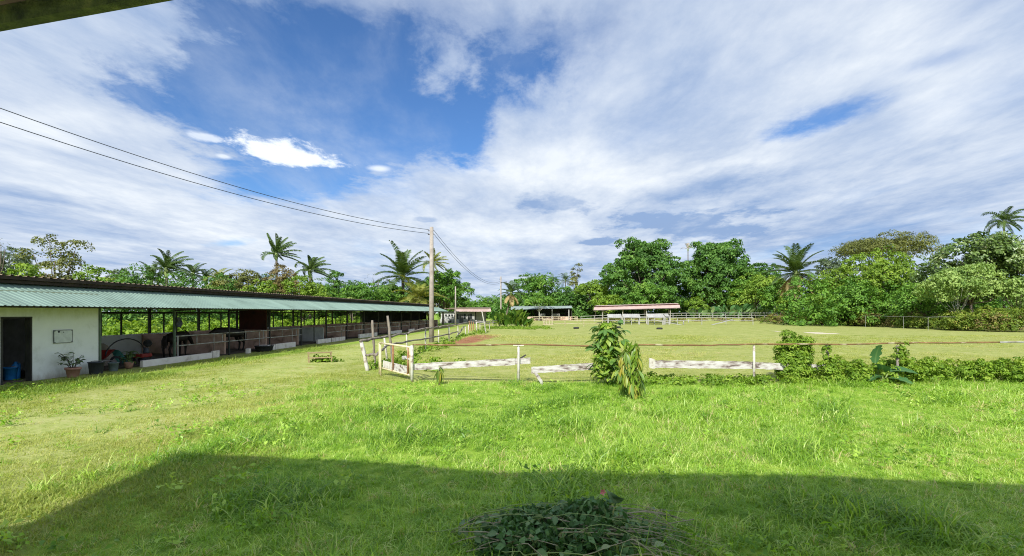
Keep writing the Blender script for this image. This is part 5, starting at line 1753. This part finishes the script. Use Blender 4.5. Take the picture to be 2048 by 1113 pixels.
# ------------------------------------------------------------------ saplings at the front fence
def sapling(name, label, x, y, h, spread, n_br, leaf_me, per, seed, droopy=False, base_bare=.15, inner=0):
    r_ = random.Random(seed)
    z0 = float(gz(x, y))
    e = empty(name, (x, y, z0), 0, label, 'sapling')
    MB().tube([(0, 0, -.05), (.03, .02, h * .4), (0, .03, h * .85)], [.028, .02, .009], 6).obj('stem', MATS['bark'], e, True)
    if inner:
        n_ = inner
        tt = RNG.uniform(base_bare, 1.0, n_)
        aa = RNG.uniform(0, 2 * np.pi, n_)
        q_ = spread * (.85 - .45 * tt) * np.sqrt(RNG.uniform(0.05, 1, n_))
        P_ = np.stack([q_ * np.cos(aa), q_ * np.sin(aa), h * tt * .95], 1)
        V_, F_, T_ = leaves(P_, nrm(np.stack([np.cos(aa), np.sin(aa), np.full(n_, .8)], 1) + rdir(n_) * .5), .20 if not droopy else .26, .09 if not droopy else .06, .5 if not droopy else 1.6)
        o_ = link('inner_foliage', tri_mesh('inner_foliage', V_, F_, MATS['vine_leaf'], T_ * .8), e)
        o_['kind'] = 'stuff'
    for k in range(n_br):
        t = base_bare + (1 - base_bare) * (k + r_.random()) / n_br
        a = k * 2.4 + r_.uniform(-.5, .5)
        z = h * t * .85
        rl = spread * (1.05 - .45 * t) * r_.uniform(.5, 1.1)
        tip = Vector((math.cos(a) * rl, math.sin(a) * rl, z + h * (.16 if not droopy else .06) * r_.uniform(.4, 1.4)))
        b0 = Vector((0, .02, z))
        MB().tube([b0, b0.lerp(tip, .5) + Vector((0, 0, .03)), tip], [.012, .009, .005], 5).obj('branch', MATS['green_twig'], e)
        for j in range(per):
            s_ = r_.uniform(.3, 1.0)
            q = b0.lerp(tip, s_)
            c = a + r_.uniform(-1.5, 1.5)
            el = r_.uniform(-.75, .35) if not droopy else r_.uniform(-3.2, -.7)
            link('leaf', leaf_me, e, loc=q, rot=aim((math.cos(c), math.sin(c), el), r_.uniform(-.6, .6)), scl=r_.uniform(.65, 1.15))
    return e
sm = leaf_mesh('leaf', .31, .14, 'sapling_leaf', .35, .25, 5)
dm = leaf_mesh('leaf', .36, .085, 'drooping_leaf', .30, .25, 5)
sapling('sapling', 'bushy broad leaved sapling growing through the gap in the front fence', on(1214, 15.4), 15.4, 1.98, .66, 32, sm, 9, 21, False, .08, 700)
sapling('sapling', 'drooping long leaved mango sapling with yellow tips before the fence', on(1263, 13.2), 13.2, 1.50, .46, 24, dm, 11, 22, True, .18, 220)
xx, yy = ground_at(872, 745)
sapling('seedling', 'tiny yellowish seedling in front of the left weathered board', on(878, 15.2), 15.2, .62, .16, 4, dm, 4, 23, True, .6)

# vine covered bush and creepers
bx0, by0 = on(1588, 16.0), 16.0
e = empty('vine_bush', (bx0, by0, 0), 0, 'rounded bush smothered in small leaved vines by the front fence', 'bush')
lb = [(-.26, 0, .50, .30, .34, .45), (.24, 0, .50, .30, .34, .45), (-.20, 0, .98, .30, .30, .40), (.28, .05, 1.02, .28, .28, .34), (-.18, 0, 1.42, .15, .15, .24), (.0, 0, 1.0, .38, .28, .45), (0, 0, .55, .46, .36, .5), (0, 0, .3, .45, .4, .3), (.44, 0, 1.24, .12, .12, .16), (0, 0, .75, .4, .3, .4)]
V, F, T, C = puffs(lb, .13, 40, .075, .044, 2.6, up=-.8)
link('foliage', tri_mesh('foliage', V, F, MATS['vine_leaf'], T), e)
m = MB()
for k in range(14):
    a = random.uniform(0, 6.28)
    c = C[random.randrange(len(C))]
    m.tube([(0, 0, 0), (c[0] * .5, c[1] * .5, c[2] * .6), tuple(c), (c[0] * 1.15 + random.uniform(-.1, .1), c[1], c[2] + random.uniform(.05, .2))], [.012, .008, .005, .002], 4)
m.obj('stems', MATS['green_twig'], e)
items = []
for k in range(120):
    px = random.uniform(1650, 2140)
    Y = random.uniform(15.3, 17.0)
    h = random.uniform(.35, .72) * (1.0 if px < 1900 else 1.05)
    items.append((on(px, Y), Y, h * .35, .28, .28, h * .65))
bush_mass('creeper_mat', 'thick mat of creepers covering the right end of the front fence', 'creeper', items, 'vine_leaf', .14, 20, .095)
items = []
for k in range(80):
    px = random.uniform(1290, 1660)
    Y = random.uniform(15.2, 16.6)
    h = random.uniform(.06, .24)
    items.append((on(px, Y), Y, h * .3, .25, .25, h * .7))
bush_mass('creeper_mat', 'low creepers along the foot of the front fence boards', 'creeper', items, 'vine_leaf', .13, 12, .095)
items = []
for px, n in ((1655, 9), (1798, 12)):
    for k in range(n):
        items.append((on(px, FY) + random.uniform(-.1, .1) + (.25 - .25 * k / n if px > 1700 else 0), FY + random.uniform(-.08, .08), .35 + .85 * k / n, .10 + .12 * (1 - k / n), .1, .13))
bush_mass('climbing_vine', 'vines climbing two hidden posts of the front fence on the right', 'vine', items, 'vine_leaf', .08, 12, .085, 1.2, up=-.9)
items = []
for k in range(60):
    t = random.random()
    x, y = -5.2 + 2.0 * t + random.gauss(0, .35), 20 + 42 * t
    items.append((x, y, .05, .32, .4, random.uniform(.08, .24)))
for k in range(14):
    items.append((random.uniform(-5.2, -2.2), random.uniform(18.2, 23), .04, .35, .3, random.uniform(.06, .20)))
for k in range(60):
    items.append((random.uniform(-4, 5), random.uniform(66, 74), .05, .6, .6, random.uniform(.08, .26)))
for k in range(10):
    items.append((bx_ + random.uniform(-.3, .8), by_ + random.uniform(-.1, .35), .04, .2, .16, random.uniform(.06, .16)))
bush_mass('weeds', 'low leafy weeds along the branch fence and under the bench', 'weeds', items, 'vine_leaf', .2, 11, .14)

# big torn leaves on the rail
bl = empty('big_leaf_plant', (on(1765, 15.3), 15.3, 0), 0, 'large torn dark leaves of a plant standing up at the pipe rail', 'plant')
def big_leaf(L, Wd, seed, droop):
    r_ = random.Random(seed)
    m = MB()
    n = 12
    for i in range(n + 1):
        t = i / n
        w = Wd / 2 * math.sin(math.pi * (t * .9 + .06)) ** .6 * r_.uniform(.58, 1.12)
        m.v += [(-w, L * t, -droop * L * t * t + .25 * w), (-w * .45, L * t, -droop * L * t * t + .07 * w), (0, L * t, -droop * L * t * t), (w * .45, L * t, -droop * L * t * t + .07 * w), (w * r_.uniform(.75, 1.1), L * t, -droop * L * t * t + .25 * w)]
    for i in range(n):
        for k in range(4):
            a = i * 5 + k
            m.f.append((a, a + 1, a + 6, a + 5))
    return m
for L, Wd, sd, dr, loc, d, roll in ((.62, .38, 1, .35, (-.22, 0, .66), (-.10, -.15, .9), 0.5), (.60, .42, 2, .3, (-.05, -.08, .35), (-.35, -.5, .65), -.3), (.66, .46, 3, .5, (.15, -.05, .40), (.75, -.4, .35), .3), (.55, .40, 4, .4, (.1, -.12, .22), (.5, -.8, .15), .2), (.5, .36, 5, .4, (-.15, -.1, .3), (-.8, -.4, .1), -.2)):
    big_leaf(L, Wd, sd, dr).obj('leaf', MATS['big_leaf'], bl, True, loc=loc, rot=aim(d, roll))
    MB().tube([(0, .05, -.02), (loc[0] * .6, loc[1] * .5, loc[2] * .6), loc], [.028, .022, .014], 6).obj('stalk', MATS['green_twig'], bl)

# ================================================================== cut branch pile in the foreground
pile = empty('branch_pile', (.62, 4.62, 0), 0, 'heap of cut leafy branches with arching twigs in the shaded foreground', 'branch pile')
r_ = random.Random(77)
pm = leaf_mesh('leaf', .115, .078, 'pile_leaf', .3, .25, 4)
nleaf = 0
for k in range(70):
    a = r_.uniform(0, 6.28)
    q = math.sqrt(r_.random())
    x0_, y0_ = 1.1 * q * math.cos(a), .58 * q * math.sin(a)
    az = r_.choice((r_.gauss(-.2, .75), r_.gauss(2.9, .75)))
    L = r_.uniform(.45, 1.15)
    hb = r_.uniform(.08, .20) + .13 * (1 - q)
    d = Vector((math.cos(az), math.sin(az) * .6, 0))
    pts = []
    arch = r_.uniform(.0, .10)
    for i in range(8):
        t = i / 7
        pp_ = Vector((x0_, y0_, 0)) + d * L * (t - .5)
        hh = hb + arch * math.sin(math.pi * min(1, t * 1.1)) + .02
        pp_.z = max(.02, hh - .12 * max(0, abs(pp_.x) - .6))
        pts.append(pp_)
    green = r_.random() < .55
    tw = r_.uniform(.0015, .0045)
    pts = [p_ + Vector((r_.gauss(0, .008), r_.gauss(0, .008), r_.gauss(0, .006))) for p_ in pts]
    MB().tube(pts, [tw * (1 - .65 * i / 7) + .0015 for i in range(8)], 5).obj('twig', MATS['green_twig' if green else 'twig'], pile, True)
    nl = r_.randint(3, 7) if x0_ < .25 else r_.randint(0, 3)
    for j in range(nl):
        if nleaf >= 298:
            break
        t = r_.uniform(.1, 1.0)
        i = min(6, int(t * 7))
        q_ = pts[i].lerp(pts[i + 1], t * 7 - i if t < 1 else 1)
        c = r_.uniform(0, 6.28)
        link('leaf', pm, pile, loc=q_, rot=aim((math.cos(c), math.sin(c), r_.uniform(-.9, .4)), r_.uniform(-.9, .9)), scl=r_.uniform(.4, 1.05))
        nleaf += 1
for k in range(24):
    xa, ya = r_.uniform(-.35, .45), r_.uniform(-.35, .35)
    xb, yb = r_.uniform(.75, 1.30), ya + r_.uniform(-.35, .25)
    ha, hm, hb_ = r_.uniform(.18, .34), r_.uniform(.24, .40), r_.uniform(.03, .16)
    pts = []
    for i in range(9):
        t = i / 8
        pts.append(Vector((xa + (xb - xa) * t, ya + (yb - ya) * t + .02 * math.sin(3 * t + k), (1 - t) ** 2 * ha + 2 * t * (1 - t) * hm + t * t * hb_)))
    MB().tube(pts, [.0065 * (1 - .7 * i / 8) * r_.uniform(.7, 1.1) for i in range(9)], 5).obj('twig', MATS['twig' if k % 3 else 'green_twig'], pile, True)
# leaves that lie inside the heap, too many to pick apart
n = 4600
P = np.stack([np.clip(RNG.normal(-.28, .45, n), -1.15, 1.0), np.clip(RNG.normal(0, .30, n), -.6, .6), np.zeros(n)], 1)
P[:, 2] = (RNG.uniform(.03, .40, n) + .05 * np.sin(7 * P[:, 0]) + .04 * np.sin(11 * P[:, 1] + 3 * P[:, 0])) * np.maximum(.15, 1 - (P[:, 0] / 1.15) ** 2 - (P[:, 1] / .7) ** 2)
V, F, T = leaves(P, nrm(rdir(n) + np.array([0, -.2, .8])), .082, .052, .3)
leafmat('heap_leaf', [(0.0, (0.040, 0.110, 0.026)), (0.6, (0.090, 0.205, 0.052)), (0.95, (0.210, 0.350, 0.140)), (1.0, (0.36, 0.34, 0.14))], .2, .45, .35)
o = link('leaf_litter', tri_mesh('leaf_litter', V, F, MATS['heap_leaf'], T), pile)
o['kind'] = 'stuff'
fl = Vector((.28, .33, .43))
MB().tube([(.05, .15, .18), (.15, .25, .33), fl], [.006, .005, .004], 5).obj('flower_stem', MATS['green_twig'], pile)
for (dx, dz, s_) in ((0, 0, 1.0), (-.55, -.36, .7), (-.47, -.33, .6)):
    m = MB()
    for k in range(5):
        a = 2 * math.pi * k / 5
        m.add([(0, 0, 0), (.022 * math.cos(a - .5), .022 * math.sin(a - .5), .012), (.034 * math.cos(a), .034 * math.sin(a), .018), (.022 * math.cos(a + .5), .022 * math.sin(a + .5), .012)], [(0, 1, 2, 3)])
    m.obj('flower', MATS['petal'], pile, True, loc=fl + Vector((dx, -.02 if dx == 0 else -.25, dz * .5)), rot=(R(65), 0, R(-30)), scl=s_)
for k in range(6):
    link('leaf', pm, pile, loc=fl + Vector((.03 + .01 * k, 0, .02 - .018 * k)), rot=aim((.6, -.3, -.8 + .15 * k), .4 * k), scl=1.1)

# ================================================================== veranda roof over the photographer
vh = empty('veranda', (0, -2.0, 0), 0, 'mossy timber edge of the veranda roof overhanging at the top left corner', 'veranda')
EH = 3.62
ev = [(-6.3, 3.12), (-2.593, 2.532), (-1.5, 2.267), (9.0, 1.64)]
bk = [(-6.55, -.9), (-2.6, -.9), (-1.5, -.9), (9.0, -.9)]
m = MB()
for (x, y) in ev:
    m.v.append((x, y + 2.0 - .02, EH + .086))
for (x, y) in bk:
    m.v.append((x, y + 2.0, EH + .72))
for (x, y) in ev:
    m.v.append((x, y + 2.0 - .02, EH + .126))
for (x, y) in bk:
    m.v.append((x, y + 2.0, EH + .76))
for i in range(3):
    m.f += [(i, i + 1, 5 + i, 4 + i), (8 + i, 12 + i, 13 + i, 9 + i), (i, 8 + i, 9 + i, i + 1), (4 + i, 5 + i, 13 + i, 12 + i)]
m.f += [(0, 4, 12, 8), (3, 11, 15, 7)]
m.obj('roof_sheet', MATS['dark_roof'], vh)
for i in range(3):
    a, b = ev[i], ev[i + 1]
    MB().bar((a[0], a[1] + 2.0 - .03, EH + .045), (b[0], b[1] + 2.0 - .03, EH + .045), .05, .09).obj('fascia_board', MATS['mossy_wood'], vh)
    MB().bar((a[0], a[1] + 2.0 - .16, EH + .075), (b[0], b[1] + 2.0 - .16, EH + .075), .06, .05).obj('batten', MATS['mossy_batten'], vh)
for x in (-6.4, 8.6):
    MB().box((x, 2.6, EH / 2 + .05), (.14, .14, EH)).obj('post', MATS['bark'], vh)
for x in (-6.4, 1.1, 8.6):
    MB().box((x, 1.2, 2.1), (.14, .14, 4.2)).obj('post', MATS['bark'], vh)
MB().bar((-6.5, 1.2, 4.22), (8.9, 1.2, 4.22), .1, .12).obj('beam', MATS['bark'], vh)
MB().box((1.1, 1.3, .30), (15.4, 3.4, .6)).obj('floor', MATS['kerb'], vh)

# ================================================================== grass (instanced blades)
def blade_clump(name, n, Lr, spread, width, bend, mat, seed, seg=4):
    r_ = np.random.default_rng(seed)
    Vs, Fs = [], []
    b = 0
    for i in range(n):
        a = r_.uniform(0, 2 * np.pi)
        rad = spread * math.sqrt(r_.random())
        p = np.array([rad * math.cos(a), rad * math.sin(a), -.01])
        az = r_.uniform(0, 2 * np.pi)
        L = r_.uniform(*Lr)
        el = r_.uniform(.55, 1.45)
        bd = bend * r_.uniform(.3, 1.6)
        tw_ = r_.normal(0, .9)
        w = width * r_.uniform(.7, 1.2)
        sd = np.array([-math.sin(az), math.cos(az), 0])
        for k in range(seg + 1):
            t = k / seg
            ww = w * (1 - t) ** .7 * .5 * (0.8 + .4 * (t < .5))
            if k == seg:
                Vs.append(p.copy())
            else:
                Vs += [p - sd * ww, p + sd * ww]
            e_ = el - bd * t
            az2 = az + tw_ * t * (bend > 2)
            p = p + np.array([math.cos(az2) * math.cos(e_), math.sin(az2) * math.cos(e_), math.sin(e_)]) * L / seg
        for k in range(seg - 1):
            q = b + k * 2
            Fs += [(q, q + 1, q + 3), (q, q + 3, q + 2)]
        q = b + (seg - 1) * 2
        Fs.append((q, q + 1, q + 2))
        b += seg * 2 + 1
    return tri_mesh(name, np.array(Vs), Fs, MATS[mat])

def scatter(name, label, pts, scl, tints, meshes, seed):
    r_ = np.random.default_rng(seed)
    n = len(pts)
    me = bpy.data.meshes.new(name)
    me.vertices.add(n)
    me.vertices.foreach_set('co', np.asarray(pts, np.float32).ravel())
    for nm, ty, vals in (('scl', 'FLOAT', scl), ('tint', 'FLOAT', tints)):
        at = me.attributes.new(nm, ty, 'POINT')
        at.data.foreach_set('value', np.asarray(vals, np.float32))
    at = me.attributes.new('pick', 'INT', 'POINT')
    at.data.foreach_set('value', r_.integers(0, len(meshes), n).astype(np.int32))
    at = me.attributes.new('spin', 'FLOAT_VECTOR', 'POINT')
    sp_ = np.stack([r_.normal(0, .10, n), r_.normal(0, .10, n), r_.uniform(0, 6.28, n)], 1)
    at.data.foreach_set('vector', sp_.astype(np.float32).ravel())
    cl_ = bpy.data.collections.new(name + '_blades')
    for i, mm in enumerate(meshes):
        cl_.objects.link(bpy.data.objects.new(f'{name}_blade_{i}', mm))
    ng = bpy.data.node_groups.new(name, 'GeometryNodeTree')
    ng.interface.new_socket('Geometry', in_out='INPUT', socket_type='NodeSocketGeometry')
    ng.interface.new_socket('Geometry', in_out='OUTPUT', socket_type='NodeSocketGeometry')
    gi, gout = ng.nodes.new('NodeGroupInput'), ng.nodes.new('NodeGroupOutput')
    ci = ng.nodes.new('GeometryNodeCollectionInfo')
    ci.inputs[0].default_value = cl_
    ci.inputs[1].default_value = True
    ci.inputs[2].default_value = True
    iop = ng.nodes.new('GeometryNodeInstanceOnPoints')
    iop.inputs['Pick Instance'].default_value = True
    def na(nm, ty):
        q = ng.nodes.new('GeometryNodeInputNamedAttribute')
        q.data_type = ty
        q.inputs[0].default_value = nm
        return q.outputs[0]
    e2r = ng.nodes.new('FunctionNodeEulerToRotation')
    ng.links.new(na('spin', 'FLOAT_VECTOR'), e2r.inputs[0])
    ng.links.new(gi.outputs[0], iop.inputs['Points'])
    ng.links.new(ci.outputs[0], iop.inputs['Instance'])
    ng.links.new(na('pick', 'INT'), iop.inputs['Instance Index'])
    ng.links.new(e2r.outputs[0], iop.inputs['Rotation'])
    ng.links.new(na('scl', 'FLOAT'), iop.inputs['Scale'])
    ng.links.new(iop.outputs[0], gout.inputs[0])
    o = link(name, me)
    md = o.modifiers.new('blades', 'NODES')
    md.node_group = ng
    o['kind'] = 'stuff'
    tag(o, label, 'grass')
    return o

def lownoise(x, y, s=1.0):
    return .5 + .25 * (np.sin(x * .9 * s + 1.3 * np.sin(y * .6 * s)) + np.sin(y * 1.1 * s - .8 * x * s + 2 * np.sin(x * .45 * s)))

def in_view(x, y, mrg=3.5):
    return np.abs(x) < 1.06 * y + mrg

# long grass of the foreground
def sample(n, x0, x1, y0, y1):
    return RNG.uniform(x0, x1, n), RNG.uniform(y0, y1, n)
PX, PY = [], []
for (n, ya, yb) in ((9800, 3.0, 6.5), (12500, 6.5, 10.0), (15500, 10.0, 15.8)):
    x, y = sample(n, -1.08 * yb - 3, 1.08 * yb + 3, ya, yb)
    k = in_view(x, y)
    PX.append(x[k]); PY.append(y[k])
x, y = np.concatenate(PX), np.concatenate(PY)
edge = sstep(-5.7, -4.2, x + .10 * (y - 6) + .9 * (lownoise(x, y, .8) - .5))
k = RNG.random(len(x)) < edge * .97 + .03
x, y = x[k], y[k]
ln_ = lownoise(x, y, .7)
tall = np.clip((lownoise(x * 1.7 + 5, y * 1.7, 1.3) - .62) * 3.2, 0, 1)
sc_ = (.42 + .50 * ln_ + .62 * tall) * RNG.uniform(.65, 1.35, len(x)) * (.75 + .25 * sstep(-5.5, -3, x))
tn_ = np.clip(.22 + .36 * lownoise(x + 9, y, .5) - .15 * tall + RNG.normal(0, .16, len(x)) + .42 * (RNG.random(len(x)) < .28), 0, 1)
keep = ((x - .55) / 1.1) ** 2 + ((y - 4.65) / .5) ** 2 > .7
x, y, sc_, tn_ = x[keep], y[keep], sc_[keep], tn_[keep]
long_meshes = [blade_clump(f'long_blades_{i}', 18, (.14, .36), .13, .0115, 2.8, 'grass_blade', 50 + i, 5) for i in range(5)]
scatter('long_grass', 'long arching bright green grass filling the foreground', np.stack([x, y, gz(x, y)], 1), sc_, tn_, long_meshes, 1)
# broad leaved weeds among the grass
def rosette(name, n, L, mat, seed):
    r2 = np.random.default_rng(seed)
    P_ = np.stack([r2.normal(0, .07, n), r2.normal(0, .07, n), r2.uniform(.04, .20, n)], 1)
    N_ = nrm(np.stack([r2.normal(0, .5, n), r2.normal(0, .5, n), np.full(n, 1.0)], 1))
    V_, F_, T_ = leaves(P_, N_, L, L * .55, .15)
    return tri_mesh(name, V_, F_, MATS[mat])
x, y = sample(1500, -15, 15, 4.2, 15.2)
k = in_view(x, y) & (lownoise(x * 1.3 + 7, y * 1.3, 1.1) > .55)
x, y = x[k], y[k]
scatter('grass_weeds', 'small broad leaved weeds scattered through the foreground grass', np.stack([x, y, gz(x, y)], 1), RNG.uniform(.6, 1.3, len(x)), RNG.uniform(0, .7, len(x)), [rosette(f'weed_{i}', 16, .075, 'grass_blade', 300 + i) for i in range(3)], 9)
# short turf of the worn track and beside the stable
PX, PY = [], []
for (n, ya, yb) in ((4200, 4.5, 9.0), (9000, 9.0, 18.0), (9000, 18.0, 34.0)):
    x, y = sample(n, -1.08 * yb, -3.5, ya, yb)
    k = in_view(x, y) & (x - .076 * y > -16.0)
    PX.append(x[k]); PY.append(y[k])
x, y = np.concatenate(PX), np.concatenate(PY)
dz = np.exp(-((x + 9.5) / 2.4) ** 2)
k = RNG.random(len(x)) < (1 - .55 * dz) * (.35 + .9 * lownoise(x + 3, y * .7, 1.7))
x, y = x[k], y[k]
nearst = np.exp(-((x - .076 * y + 14.2) / 1.2) ** 2)
sc_ = (.55 + .5 * lownoise(x, y, .9)) * RNG.uniform(.7, 1.4, len(x)) * (1 + 1.1 * nearst)
tn_ = np.clip(.52 - .32 * nearst + .30 * (lownoise(x, y, .6) - .5) + RNG.normal(0, .14, len(x)), 0, 1)
short_meshes = [blade_clump(f'short_blades_{i}', 26, (.045, .11), .20, .010, 1.2, 'turf_blade', 80 + i, 3) for i in range(4)]
scatter('short_turf', 'short yellowish turf between the long grass and the stable', np.stack([x, y, gz(x, y)], 1), sc_, tn_, short_meshes, 2)
# paddock turf
PX, PY = [], []
for (n, ya, yb) in ((9000, 15.8, 26.0), (9000, 26.0, 48.0)):
    x, y = sample(n, -5.0, 1.08 * yb, ya, yb)
    k = in_view(x, y)
    PX.append(x[k]); PY.append(y[k])
x, y = np.concatenate(PX), np.concatenate(PY)
pn = lownoise(x, y * .6, .5)
k = RNG.random(len(x)) < .35 + .65 * pn
x, y, pn = x[k], y[k], pn[k]
sc_ = (.45 + .6 * pn) * RNG.uniform(.7, 1.5, len(x)) * (1 + .02 * (y - 16))
tn_ = np.clip(.62 + .3 * (lownoise(x + 4, y, .3) - .5) + RNG.normal(0, .16, len(x)), 0, 1)
scatter('paddock_turf', 'mown yellow green turf of the paddock behind the front fence', np.stack([x, y, gz(x, y)], 1), sc_, tn_, short_meshes, 3)
